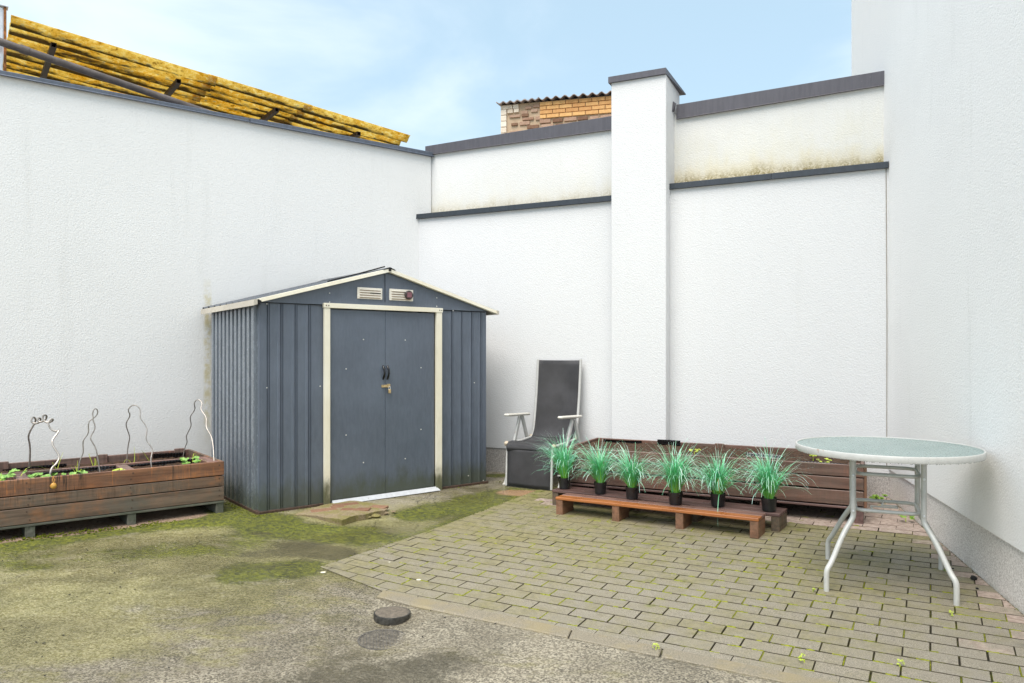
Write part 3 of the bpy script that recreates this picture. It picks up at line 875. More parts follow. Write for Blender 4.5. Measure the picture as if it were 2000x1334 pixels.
# back wall: local x from the right-hand corner towards the left, facing the yard (-y local is towards the yard)
BA = math.atan2(-.446, .895)        # x axis runs left to right
back = thing('garden_wall', 'stepped white stucco wall with dark metal ledges behind the recliner and planter', 'wall', (2.955, 5.748, 0), BA)
LL = 4.9
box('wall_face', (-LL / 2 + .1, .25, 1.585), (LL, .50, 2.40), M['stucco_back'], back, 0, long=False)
box('plinth', (-LL / 2 + .1, .256, .15), (LL - .01, .50, .51), M['plinth'], back, 0, long=False)
XC1, XC2 = -1.728, -2.228             # chimney sides
box('upper_wall_face', (-.83, .30, 3.11), (2.06, .294, .78), M['stucco_up2'], back, 0, long=False)
box('upper_wall_face', (-3.335, .30, 3.10), (2.23, .294, .76), M['stucco_up1'], back, 0, long=False)
coping(back, -1.705, .135, .125, 3.577, 3.599, .130, .115, M['coping'], .36)
coping(back, -4.40, -2.222, .125, 3.541, 3.565, .095, .130, M['coping'], .36)
def ledge(x0, x1, zt0, zt1):
    n_ = max(1, round(abs(x1 - x0) / 1.0))
    for i in range(n_):
        a, b = i / n_, (i + 1) / n_
        xa, xb = x0 + (x1 - x0) * a, x0 + (x1 - x0) * b - (.003 if i < n_ - 1 else 0)
        za, zb = zt0 + (zt1 - zt0) * a, zt0 + (zt1 - zt0) * b
        e = .0012 * (i % 2)
        v = []
        for x, z in ((xa, za), (xb, zb)):
            v += [(x, -.030 - e, z - .050), (x, -.026 - e, z - .003), (x, -.024, z), (x, .153, z + .028), (x, .153, z - .05)]
        f = [(k, (k + 1) % 5, 5 + (k + 1) % 5, 5 + k) for k in range(5)] + [(4, 3, 2, 1, 0), (5, 6, 7, 8, 9)]
        pydata('ledge_flashing', v, f, M['ledge'], back)
ledge(-1.738, .0, 2.834, 2.830)
ledge(-4.42, -2.218, 2.790, 2.782)
box('wall_step', (-LL / 2 + .1, .33, 2.78), (LL, .34, .03), M['stucco_back'], back, 0, long=False)
# joint of mastic running down the corner with the house
tube('corner_joint', [(-.012, -.002, .43), (-.010, -.002, 1.6), (-.016, -.002, 2.78)], .0035, plain('grey_mastic', (.30, .27, .23), .8), back, 5)
# torn flashing at the right-hand end
v = [(.10, .118, 3.48), (.135, .10, 3.47), (.14, .11, 3.60), (.10, .12, 3.60), (.13, .13, 3.66), (.155, .12, 3.68), (.15, .15, 3.60)]
pydata('torn_flashing', v, [(0, 1, 2, 3), (3, 2, 5, 4), (2, 6, 5)], M['coping'], back)

# chimney on the back wall
ch = thing('chimney', 'square white stucco chimney shaft rising above the stepped wall with a grey metal cap', 'chimney', (2.955, 5.748, 0), BA)
xm = (XC1 + XC2) / 2
box('shaft', (xm, .102, 1.955), (.50, .49, 3.63), M['stucco_back'], ch, .004, long=False)
box('plinth', (xm, .104, .15), (.490, .482, .51), M['plinth'], ch, 0, long=False)
capm = M['coping']
v = [(xm - .272, -.166, 3.766), (xm + .254, -.166, 3.762), (xm + .254, -.166, 3.814), (xm - .272, -.166, 3.820),
     (xm - .272, .385, 3.762), (xm + .300, .385, 3.742), (xm + .300, .385, 3.752), (xm - .272, .385, 3.80)]
pydata('cap', v, [(0, 1, 2, 3), (1, 5, 6, 2), (5, 4, 7, 6), (4, 0, 3, 7), (3, 2, 6, 7), (0, 4, 5, 1)], capm, ch)
v = [(xm + .2515, .06, 3.50), (xm + .262, .10, 3.50), (xm + .275, .12, 3.585), (xm + .2515, .09, 3.60)]
pydata('torn_flashing', v, [(0, 1, 2, 3)], M['coping'], ch)

# tall house wall on the right: local x runs along the wall from the yard's far corner towards the viewer
RA = R(-104.5)
house = thing('house', 'tall white stucco house wall with a grey plinth rising beside the glass table', 'house', (2.955, 5.748, 0), RA)
# the part of the house left of this line is the yard; local y>0 is into the house
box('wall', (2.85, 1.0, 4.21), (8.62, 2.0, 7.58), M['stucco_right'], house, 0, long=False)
box('plinth', (2.85, 1.012, .18), (8.6, 2.0, .49), M['plinth_light'], house, 0, long=False)

# ------------------------------------------------------------------ brick outbuilding beyond the wall
bb = thing('brick_building', 'old brick outbuilding with corrugated eaves showing above the wall beside the chimney', 'building', (-.224, 14.559, 0), R(-14.8))
box('wall', (1.45, .5, 3.1), (2.9, .95, 6.33), M['rubble_mortar'], bb, 0, long=False)
def brick(x, z, l, h, mat, out=.015):
    o = box('brick', (x + l / 2, .012, z + h / 2), (l, .03 + out, h), mat, bb, .004, long=False)
    o.location.y = .02 - out / 2 - random.uniform(0, .006)
z = 6.175
for r_ in range(4):
    x = .80 - (.0 if r_ % 2 else .0)
    first = True
    while x < 2.88:
        l = .245 if not (first and r_ % 2) else .12
        first = False
        l = min(l, 2.895 - x)
        if l > .05: brick(x, z, l, .070, M['brick_yellow'])
        x += l + .012
    z -= .082
for r_ in range(7):
    brick(.002, 6.06 - r_ * .118, .115, .105, M['brick_cream'])
for x, z_, l in ((.002, 6.17, .24), (.255, 6.17, .11), (.14, 6.085, .11), (.27, 6.09, .10)): brick(x, z_, l, .075, M['brick_cream'])
for r_ in range(7):
    x = .16 + random.uniform(0, .08); zz = 6.0 - r_ * .085
    while x < 2.8:
        if x > .78 and zz > 5.84: break
        l = random.uniform(.12, .25)
        if random.random() < .72: brick(x, zz + random.uniform(-.008, .008), l, random.uniform(.05, .072), random.choice([M['brick_rubble'], M['brick_rubble'], M['brick_red']]), random.uniform(.0, .012))
        x += l + random.uniform(.012, .05)
for x, z_ in ((.50, 6.14), (.66, 6.16), (.62, 6.07), (.42, 6.05)): brick(x, z_, .13, .06, M['brick_rubble'], .004)
def corr_sheet(name, x0, x1, pitch, amp, zf, y0, y1, mat, parent, th=.009, n=10):
    V, Fc = [], []
    m_ = int((x1 - x0) / pitch * n)
    for i in range(m_ + 1):
        x = x0 + (x1 - x0) * i / m_
        zz = zf(x) + amp * math.cos((x - x0) / pitch * 2 * math.pi)
        V += [(x, y0, zz), (x, y1, zz + .12), (x, y0, zz - th), (x, y1, zz - th + .12)]
    for i in range(m_):
        a = i * 4; b = a + 4
        Fc += [(a, b, b + 1, a + 1), (a + 2, a + 3, b + 3, b + 2), (a, a + 2, b + 2, b)]
    return pydata(name, V, Fc, mat, parent, smooth=False)
corr_sheet('roof_sheet', -.07, .80, .145, .018, lambda x: 6.285 + .018 * x, -.10, 1.0, M['fibre_cement'], bb, .02)
corr_sheet('roof_sheet', .78, 2.95, .177, .026, lambda x: 6.293 + .0 * x, -.10, 1.0, M['fibre_cement'], bb, .012)

# ------------------------------------------------------------------ yellow canopy beyond the left wall
cn = thing('canopy', 'weathered yellow corrugated plastic canopy on brown tubes above the left wall', 'roof', (-.982 - .6088 * .35, 7.71 + .7934 * .35, 3.69 + .0844 * .089), LA)
SL = -.0844
def ysheet(x0, x1, dz, y0=0.0):
    V, Fc = [], []
    ny = 200; nx = 10
    rs = random.Random(int(x0 * 100))
    for i in range(nx + 1):
        x = x0 + (x1 - x0) * i / nx
        for j in range(ny + 1):
            y = y0 + 3.6 * j / ny
            V.append((x, y, SL * x + dz - .0 + .030 * math.cos(2 * math.pi * y / .177)))
    for i in range(nx):
        for j in range(ny):
            a = i * (ny + 1) + j; Fc.append((a, a + 1, a + ny + 2, a + ny + 1))
    o = pydata('corrugated_sheet', V, Fc, M['yellow_sheet'], cn, smooth=True)
    md = o.modifiers.new('thickness', 'SOLIDIFY'); md.thickness = .004
    return o
ysheet(-3.53, -1.94, .0)
ysheet(-2.02, -1.02, .014, .012)
ysheet(-1.10, .10, .002, 0)
def sq_tube(name, p0, p1, s_, mat, parent):
    """open-ended square tube"""
    p0, p1 = Vector(p0), Vector(p1); d = (p1 - p0).normalized()
    u = d.cross(Vector((0, 0, 1))).normalized(); v_ = u.cross(d)
    V = []
    for p in (p0, p1):
        for q in (s_ / 2, s_ / 2 - .005):
            for a, b in ((-1, -1), (1, -1), (1, 1), (-1, 1)): V.append(p + u * a * q + v_ * b * q)
    Fc = []
    for i in range(4):
        j = (i + 1) % 4
        Fc += [(i, j, 8 + j, 8 + i), (4 + i, 12 + i, 12 + j, 4 + j), (i, 4 + i, 4 + j, j)]
    return pydata(name, V, Fc, mat, parent)
for s_ in (-3.225, -2.246, -1.331, -.444):
    sq_tube('purlin', (s_, .15, SL * s_ - .055), (s_ + .01, 3.7, SL * s_ - .055), .042, M['purlin'], cn)
box('beam', (-1.6, 3.5, -.12 - SL * 1.6), (4.0, .06, .08), M['purlin'], cn, .003, rot=(0, -math.atan(SL) * 0 + .0842, 0))
for s_ in (-3.3, -.2): box('post', (s_, 3.5, -2.0), (.08, .08, 3.9), M['purlin'], cn, .003)
pipe = thing('downpipe', 'dark grey drainpipe sloping in front of the yellow canopy', 'pipe', (-.982 - .6088 * .2, 7.71 + .7934 * .2, 0), LA)
tube('pipe_run', [(-5.4, 0, 4.03), (-3.609, 0, 3.742), (-2.0, 0, 3.487), (-1.7, 0, 3.44)], .030, M['pipe'], pipe, 14)
for x_ in (-3.45,): tube('pipe_collar', [(x_ - .03, 0, 3.722), (x_ + .03, 0, 3.712)], .034, M['pipe'], pipe, 14)
fp = thing('frame_post', 'rusty steel post at the edge of the yellow canopy', 'post', (-.982 - .6088 * .3 - 3.60 * .7934, 7.71 + .7934 * .3 - 3.60 * .6088, 0), LA)
box('post_flange', (.028, 0, 2.02), (.018, .06, 4.05), M['rust'], fp, .002)
box('post_web', (-.012, .0, 2.02), (.052, .035, 4.045), M['alu'], fp, .002)
box('post_cap', (.0, 0, 4.055), (.10, .08, .012), M['alu'], fp, .002)

# ------------------------------------------------------------------ shed
shed = thing('garden_shed', 'slate blue metal garden shed with cream door frame and padlocked double doors', 'shed', (-1.86, 5.4, .143), math.atan2(.6239, .7815))
W_, D_, HE = 2.07, 1.14, 1.575
APX, APZ = 1.05, 1.862
def profile_panel(name, pts, z0, z1, mat, parent, axis='x', ztop=None):
    """sheet with a folded profile, extruded upwards; pts = (along, out); axis x: out = -y; axis y: out = -x"""
    V, Fc = [], []
    for a, o_ in pts:
        zt = z1 if ztop is None else ztop(a)
        for z_ in (z0, zt): V.append((a, -o_, z_) if axis == 'x' else (-o_, a, z_))
    for i in range(len(pts) - 1):
        q = i * 2; Fc.append((q, q + 2, q + 3, q + 1) if axis == 'x' else (q, q + 1, q + 3, q + 2))
    return pydata(name, V, Fc, mat, parent)
def rib_pts(x0, x1, ribs):
    """flat sheet with a narrow double fold at each rib and a soft bend beside it"""
    pts = [(x0, 0)]
    for r_ in ribs:
        for dx, o_ in ((-.034, 0), (-.030, .003), (-.012, .004), (-.010, -.009), (-.006, -.009), (-.004, .006), (.003, .006), (.005, -.009), (.009, -.009), (.011, 0)):
            pts.append((r_ + dx, o_))
    pts.append((x1, 0)); return pts
profile_panel('front_panel', rib_pts(.02, .495, (.062, .165, .276, .385)), .0, HE, M['shed'], shed)
profile_panel('front_panel', rib_pts(1.57, W_ - .025, (1.703, 1.808, 1.92, 2.022)), .0, HE + .01, M['shed'], shed)
profile_panel('corner_post', [(.0, -.03), (.0, 0), (.05, .0)], 0, HE, M['shed'], shed)
V, Fc = prism_data([(-.004, -.004), (.04, -.004), (.04, .03), (-.004, .03)], .0, HE); pydata('corner_post', V, Fc, M['shed'], shed)
V, Fc = prism_data([(W_ - .04, -.004), (W_ + .004, -.004), (W_ + .004, .03), (W_ - .04, .03)], .0, HE + .012); pydata('corner_post', V, Fc, M['shed'], shed)
sp = [(.03, 0)]
y = .055
while y < D_ - .06:
    sp += [(y, 0), (y + .003, .026), (y + .056, .026), (y + .060, 0)]; y += .0975
sp.append((D_, 0))
profile_panel('side_panel', sp, .0, HE, M['shed_side_lit'], shed, 'y')
profile_panel('side_panel', [(a, -o_ - W_) for a, o_ in sp], .0, HE, M['shed_side_lit'], shed, 'y')
profile_panel('rear_panel', [(0.0, -D_), (W_, -D_)], .0, HE + .02, M['shed'], shed)
box('floor', (W_ / 2, D_ / 2, .012), (W_ - .05, D_ - .05, .02), M['void'], shed, 0)
box('base_rail', (W_ / 2, -.008, .006), (W_ + .04, .024, .024), M['rust_rail'], shed, .002)
box('base_rail', (-.014, D_ / 2, .008), (.03, D_ + .03, .028), M['rust_rail'], shed, .002)
# gable: two overlapping sheets
def gable(x0, x1, y_):
    zt = lambda x: HE + .0 + (APZ - HE - .0) * (1 - abs(x - APX) / APX)
    V = [(x0, y_, HE - .012), (x1, y_, HE - .008), (x1, y_, zt(x1)), (x0, y_, zt(x0))]
    if abs(V[0][2] - V[3][2]) < .015: V[3] = (x0, y_, HE + .002)
    return pydata('gable_panel', V, [(0, 1, 2, 3)], M['shed'], shed)
gable(.0, 1.031, -.014); gable(1.027, W_ + .005, -.016)
V = [(0, D_, HE), (W_, D_, HE), (APX, D_, APZ)]; pydata('rear_panel', V, [(0, 1, 2)], M['shed'], shed)
box('seam_line', (1.029, -.0175, 1.73), (.003, .002, .24), M['void'], shed, 0)
box('gable_shadow_gap', (W_ / 2, -.004, HE - .014), (W_ - .02, .012, .006), M['void'], shed, 0)
# roof sheets and edge trims
ang = math.atan2(APZ - HE, APX)
def roof_side(sgn):
    x_e = -.055 if sgn < 0 else W_ + .09
    z_e = APZ + .012 - abs(APX - x_e) * math.tan(ang)
    L = math.hypot(APX - x_e, APZ + .012 - z_e)
    # corrugated along the slope
    V, Fc = [], []
    pts = []
    y_ = -.05
    while y_ < 1.20:
        pts += [(y_, 0), (y_ + .01, .010), (y_ + .045, .010), (y_ + .055, 0)]; y_ += .155
    pts.append((1.235, 0))
    for (yy, h) in pts:
        for (x_, z_) in ((x_e, z_e), (APX, APZ + .012)):
            V.append((x_, yy, z_ + h)); V.append((x_, yy, z_ + h - .004))
    for i in range(len(pts) - 1):
        q = i * 4; r2 = q + 4
        Fc += [(q, q + 2, r2 + 2, r2), (q + 1, r2 + 1, r2 + 3, q + 3), (q, r2, r2 + 1, q + 1)]
    pydata('roof_sheet', V, Fc, M['shed_dark'], shed)
    # cream verge trim at the front
    V = []
    for (x_, z_) in ((x_e, z_e + .004), (APX + .001 * sgn, APZ + .018)):
        V += [(x_, -.058, z_ - .027), (x_, -.056, z_), (x_, -.03, z_ + .004), (x_, -.03, z_ - .03)]
    pydata('verge_trim', V, [(0, 1, 5, 4), (1, 2, 6, 5), (2, 3, 7, 6), (3, 0, 4, 7), (0, 3, 2, 1), (4, 5, 6, 7)], M['cream'], shed)
    return x_e, z_e
xl, zl = roof_side(-1); xr, zr = roof_side(1)
V, Fc = [], []
for y_, z_ in ((-.075, zl), (1.24, zl - .012)):
    V += [(xl - .016, y_, z_ - .040), (xl - .014, y_, z_ + .004), (xl + .012, y_, z_ + .008), (xl + .012, y_, z_ - .03)]
pydata('eave_trim', V, [(0, 4, 5, 1), (1, 5, 6, 2), (2, 6, 7, 3), (3, 7, 4, 0), (0, 1, 2, 3), (7, 6, 5, 4)], M['cream_dull'], shed)
V = []
for y_, z_ in ((-.07, zr), (1.24, zr)):
    V += [(xr - .01, y_, z_ - .030), (xr - .01, y_, z_ + .006), (xr + .014, y_, z_ + .003), (xr + .014, y_, z_ - .032)]
pydata('eave_trim', V, [(0, 1, 5, 4), (1, 2, 6, 5), (2, 3, 7, 6), (3, 0, 4, 7), (3, 2, 1, 0), (4, 5, 6, 7)], M['cream_dull'], shed)
V = [(APX - .06, -.062, APZ + .008), (APX, -.062, APZ + .030), (APX + .06, -.062, APZ + .008), (APX - .06, 1.24, APZ + .008), (APX, 1.24, APZ + .030), (APX + .06, 1.24, APZ + .008)]
pydata('ridge_cap', V, [(0, 1, 4, 3), (1, 2, 5, 4)], M['shed_dark'], shed)
box('ridge_clip', (APX, -.063, APZ + .012), (.022, .006, .03), M['void'], shed, .001)
box('corner_clip', (-.03, -.066, zl - .012), (.03, .01, .03), M['void'], shed, .001, rot=(0, .5, 0))
tube('roof_strap', [(.52, -.03, APZ + .016 - .53 * math.tan(ang) + .012), (.80, -.02, APZ + .016 - .25 * math.tan(ang) + .018), (1.02, -.03, APZ + .035)], .006, M['void'], shed, 6)
# door frame, doors
box('door_post', (.5145, -.024, .768), (.047, .03, 1.536), M['cream'], shed, .002)
box('door_post', (1.546, -.024, .773), (.057, .03, 1.546), M['cream'], shed, .002)
box('lintel', (1.033, -.027, HE - .018), (1.094, .034, .038), M['cream'], shed, .002)
for x_ in (.502, .522, 1.545, 1.565): box('lintel_screw', (x_, -.046, HE - .018), (.008, .004, .008), M['rust_rail'], shed, .001)
def door(x0, x1, y_, screws):
    d = box('door', ((x0 + x1) / 2, y_, .773), (x1 - x0, .016, 1.515), M['shed'], shed, .002, long=False)
    for sx, sz in screws: box('door_screw', (sx - (x0 + x1) / 2, -.010, sz - .143 - .773), (.009, .004, .009), M['screw'], d, .0015)
    return d
d1 = door(.538, 1.0315, -.006, [(.834, 1.439), (.682, 1.204), (.682, .679), (.834, .446)])
d2 = door(1.0345, 1.509, -.006, [(1.22, 1.439), (1.374, 1.205), (1.374, .679), (1.22, .443)])
box('door_shadow_gap', (1.513, .010, .773), (.014, .006, 1.51), M['void'], shed, 0)
for d, hx, c0 in ((d1, 1.012, (.538 + 1.0315) / 2), (d2, 1.052, (1.0345 + 1.509) / 2)):
    pts = [(hx - c0 + sg * 0, -.008 - .026 * math.sin(math.pi * t), 1.027 - .773 - .057 + .0 + .114 * (t - .0)) for sg in (0,) for t in [i / 10 for i in range(11)]]
    tube('handle', pts, [.006] + [.0085] * 9 + [.006], M['black_gloss'], d, 8)
c1_ = (.538 + 1.0315) / 2
box('hasp', (1.020 - c1_, -.014, .915 - .773), (.050, .008, .022), M['brass'], d1, .002)
box('hasp_plate', (1.0605 - (1.0345 + 1.509) / 2, -.014, .917 - .773), (.030, .006, .030), M['brass'], d2, .002)
lock = thing('padlock', 'small brass padlock hanging from the hasp on the grey shed doors', 'padlock', (0, 0, 0))
lp = Vector((1.062, -.034, 0)); ca, sa = .7815, .6239
lock.location = (-1.86 + ca * lp.x - sa * lp.y, 5.4 + sa * lp.x + ca * lp.y, .143 + .86); lock.rotation_euler = (0, 0, math.atan2(sa, ca))
box('lock_body', (0, 0, .012), (.022, .014, .034), M['brass'], lock, .003)
tube('shackle', [(-.007, 0, .028), (-.007, 0, .045), (0, 0, .053), (.007, 0, .045), (.007, 0, .028)], .0022, M['alu'], lock, 6, smooth=3)
# silver threshold ramp
V = [(.55, -.075, .004), (1.535, -.075, .006), (1.525, -.024, .034), (.56, -.024, .032), (.55, -.02, -.01), (1.535, -.02, -.01)]
pydata('threshold', V, [(0, 1, 2, 3), (0, 3, 4), (1, 5, 2)], M['alu'], shed)
# vents with louvres
def vent(x0, x1, z0, z1, slot=None):
    g = box('vent', ((x0 + x1) / 2, -.0205, (z0 + z1) / 2), (x1 - x0, .010, z1 - z0), M['vent'], shed, .002, long=False)
    for i in range(4):
        zz = (i - 1.5) * .0195
        box('louvre', (0, -.009, zz), (x1 - x0 - .035, .010, .0075), M['vent'], g, .001, rot=(.5, 0, 0), long=False)
        box('louvre_gap', (0, -.0055, zz - .0075), (x1 - x0 - .035, .002, .004), M['brick_rubble'], g, 0, long=False)
    return g
vent(.777, 1.0, 1.624, 1.716)
v2 = vent(1.067, 1.292, 1.624, 1.719)
bm = bmesh.new()
box('vent_slot', (.936, -.0275, 1.676), (.092, .012, .011), M['void'], shed, 0)
lathe('lamp_disc', [(0.001, .0), (.034, .0), (.038, .004), (.038, .018), (.001, .018)], M['disc'], v2, 28, (1.237 - 1.1795, -.036, 1.673 - 1.6715 + .0), rot=(R(-90), 0, 0))
box('lamp_cell', (1.237 - 1.1795, -.0375, .0015), (.042, .004, .042), M['disc_pink'], v2, .001, long=False)
for x_, z_ in ((.54, 1.655), (.54, 1.585), (1.53, 1.665), (1.53, 1.592), (.045, 1.45 + .1), (1.93, .92), (.045, .93), (.462, .93), (1.865, .09), (2.03, .03), (1.70, 1.56)):
    box('panel_screw', (x_, -.020, z_), (.008, .006, .008), M['screw'], shed, .001)

# ------------------------------------------------------------------ broken brick step before the shed
SLAB = [(-1.605, 5.362), (-1.446, 5.325), (-1.38, 5.28), (-1.333, 5.247), (-1.28, 5.225), (-1.235, 5.19), (-1.196, 5.152), (-1.17, 5.21), (-1.119, 5.298), (-1.06, 5.36), (-1.048, 5.393), (-1.01, 5.45),
        (-.96, 5.50), (-.94, 5.55), (-.985, 5.62), (-1.10, 5.72), (-1.25, 5.80), (-1.306, 5.815), (-1.441, 5.673), (-1.53, 5.55)]
step = thing('broken_step', 'cracked mortar step with worn red bricks set before the shed doors', 'step', (0, 0, 0))
def slab_z(x, y):
    t = max(0, min(1, (x + 1.62) / .45))
    e = max(0, min(1, (5.85 - y) / .6))
    return gz(x, y) + .005 + .042 * t * (.35 + .65 * e)
bm = bmesh.new()
rs = random.Random(5)
fine = []
for i in range(len(SLAB)):
    a, b = SLAB[i], SLAB[(i + 1) % len(SLAB)]
    for k in range(3):
        t = k / 3
        fine.append((a[0] + (b[0] - a[0]) * t + rs.uniform(-.006, .006), a[1] + (b[1] - a[1]) * t + rs.uniform(-.006, .006)))
cxs, cys = sum(p[0] for p in fine) / len(fine), sum(p[1] for p in fine) / len(fine)
rings = []
for q, dz in ((1.0, None), (.995, 0), (.85, .0), (.6, 0), (.3, 0)):
    rg = []
    for p in fine:
        x, y = cxs + (p[0] - cxs) * q, cys + (p[1] - cys) * q
        if dz is None: x = cxs + (p[0] - cxs) * .965; y = cys + (p[1] - cys) * .965; z = gz(x, y) - .02
        else: z = slab_z(x, y) + rs.uniform(-.0015, .0015)
        rg.append(bm.verts.new((x, y, z)))
    rings.append(rg)
for a, b in zip(rings, rings[1:]):
    for i in range(len(fine)):
        j = (i + 1) % len(fine); bm.faces.new((a[i], a[j], b[j], b[i]))
bm.faces.new(rings[-1])
bm_obj('mortar_bed', bm, M['mortar'], step)
def step_brick(x, y, l, w_, a, z=.0):
    ca_, sa_ = math.cos(a), math.sin(a)
    o = box('brick', (x, y, slab_z(x, y) - .0095 + z), (l, w_, .022), M['brick_red'], step, .004, rot=(rs.uniform(-.02, .02), rs.uniform(-.02, .02), a), long=False)
for x, y, l, w_, a in ((-1.405, 5.49, .20, .085, .55), (-1.285, 5.66, .20, .09, .62), (-1.175, 5.50, .22, .09, .10), (-1.06, 5.62, .21, .085, -.05), (-1.33, 5.58, .10, .08, .6)):
    step_brick(x, y, l, w_, a - .15)
for x, y, s_ in ((-1.01, 5.43, .05), (-.955, 5.52, .035), (-1.055, 5.385, .03), (-.90, 5.57, .025)):
    bm = bmesh.new(); bmesh.ops.create_icosphere(bm, subdivisions=2, radius=s_ * .6)
    for v_ in bm.verts: v_.co = Vector((v_.co.x * 1.4, v_.co.y, v_.co.z * .5)) * rs.uniform(.85, 1.15)
    bm_obj('stone_chip', bm, M['mortar'], step, (x, y, gz(x, y) + .012))

# ------------------------------------------------------------------ drain cap and grating
dc = thing('manhole_cap', 'round black iron cap standing proud of the asphalt by the kerb end', 'cap', (-.582, 3.555, .0605))
dc.rotation_euler = (R(-1), R(1), 0)
lathe('cap_rim', [(.082, -.06), (.083, -.026), (.089, -.022), (.090, .0), (.088, .010), (.080, .011), (.078, .004), (.001, .003)], M['iron'], dc, 40)
M['cap_grit'] = plain('dirty_cap_face', (.15, .125, .095), .5, 0, .4, 70, .003)
lathe('cap_face', [(.0835, .0105), (.078, .0115), (.04, .012), (.001, .0125)], M['cap_grit'], dc, 32)
gr = thing('drain_grate', 'round sunken mesh drain grate in the wet asphalt before the iron cap', 'grate', (-.577, 3.275, gz(-.577, 3.275) - .0095))
gr.rotation_euler = (R(1.2), R(1.4), .2)
gv, gf = [], []
def gbar(p0, p1, r_):
    v, f = tube_data([p0, p1], r_, 5); b = len(gv); gv.extend(v); gf.extend([tuple(i + b for i in q) for q in f])
for i in range(-7, 8):
    c_ = i * .0145; h_ = math.sqrt(max(0, .108 ** 2 - c_ * c_))
    gbar((c_, -h_, .002), (c_, h_, .002), .0016)
    gbar((-h_, c_, .0035), (h_, c_, .003), .0016)
tag(pydata('grate_bars', gv, gf, M['iron_grey'], gr), kind='stuff')
lathe('grate_ring', [(.107, -.004), (.107, .004), (.112, .005), (.114, -.004)], M['iron_grey'], gr, 40, closed=True)
lathe('grate_bed', [(.106, .0005), (.001, .0)], M['ground'], gr, 30)

# ------------------------------------------------------------------ planters built from pallets
def planter(name, label, origin, ang, L, D, top, mats, foot_h, rows, feet, posts, divider=None, group=None, feet_w=.055):
    """local x along the front, y to the rear; z from the ground; rows = (z0, z1, material) of the front boards"""
    t = thing(name, label, 'planter', origin, ang, group)
    th = .022
    for z0, z1, mt in rows:
        box('front_board', (L / 2, th / 2, (z0 + z1) / 2), (L, th, z1 - z0), mt, t, .003)
        box('rear_board', (L / 2, D - th / 2, (z0 + z1) / 2), (L, th, z1 - z0), mats['in'], t, .003)
        for xs_ in (th / 2, L - th / 2):
            box('end_board', (xs_, D / 2, (z0 + z1) / 2), (th, D - 2 * th - .002, z1 - z0), mats['end'], t, .003)
    z0 = rows[-1][0]
    box('deck_board', (L / 2, .05, foot_h + .008), (L, .1, .015), mats['deck'], t, .002)
    for k in range(1, 5): box('deck_board', (L / 2, .05 + k * (D - .1) / 4, foot_h + .008), (L, .1, .015), mats['deck'], t, .002)
    for fx in feet: box('foot', (fx, D / 2, foot_h / 2), (feet_w, D - .01, foot_h), mats['foot'], t, .003)
    for px_, py_, h in posts: box('corner_post', (px_, py_, top - .09 + h / 2), (.075, .022, .20 + h), mats['in'], t, .003)
    if divider: box('divider_board', (L / 2, divider, top - .055), (L - 2 * th - .004, .02, .10), mats['in'], t, .003)
    return t

PA = math.atan2(.6239, .7815)
LP = 2.42
# right front corner of the left planter at (-2.14, 5.444); x runs from its far left end
lpo = (-2.14 - LP * .7815, 5.444 - LP * .6239, .125)
lmats = dict(**{'in': M['wood_in'], 'end': M['wood_mid'], 'deck': M['wood_foot'], 'foot': M['wood_foot']})
LPD = .90
lp_ = planter('wooden_planter', 'long stained pallet planter with spiral wires along the left wall', lpo, PA, LP, LPD, .400, lmats, .093,
              [(.299, .400, M['wood_top']), (.219, .293, M['wood_mid']), (.112, .2135, M['wood_low'])],
              [LP - .03, LP - .62, LP - 1.21, LP - 1.80, .04], [(LP - .035 - .06, LPD - .034, .006), (LP - .66, LPD - .034, .004), (LP - 1.30, LPD - .034, .006), (LP - 1.9, LPD - .034, .004)], divider=.39)
for fx in (LP - .62, LP - 1.24, LP - 1.85):
    box('spacer_block', (fx, .20, .355), (.07, .33, .07), M['wood_in'], lp_, .003)
    box('spacer_block', (fx - .02, .52, .345), (.13, .10, .05), M['wood_in'], lp_, .003)
box('corner_block', (LP - .062, .20, .372), (.075, .34, .05), M['wood_in'], lp_, .003)
for fx in (LP - .62, LP - 1.22):
    for z_ in (.375, .335, .275, .235, .19, .135): box('nail_head', (fx + random.uniform(-.01, .01), -.001, z_), (.009, .004, .009), M['rust_rail'], lp_, .001)
for z_ in (.375, .275, .235, .19, .15): box('nail_head', (LP - .035, -.001, z_), (.009, .004, .009), M['rust_rail'], lp_, .001)

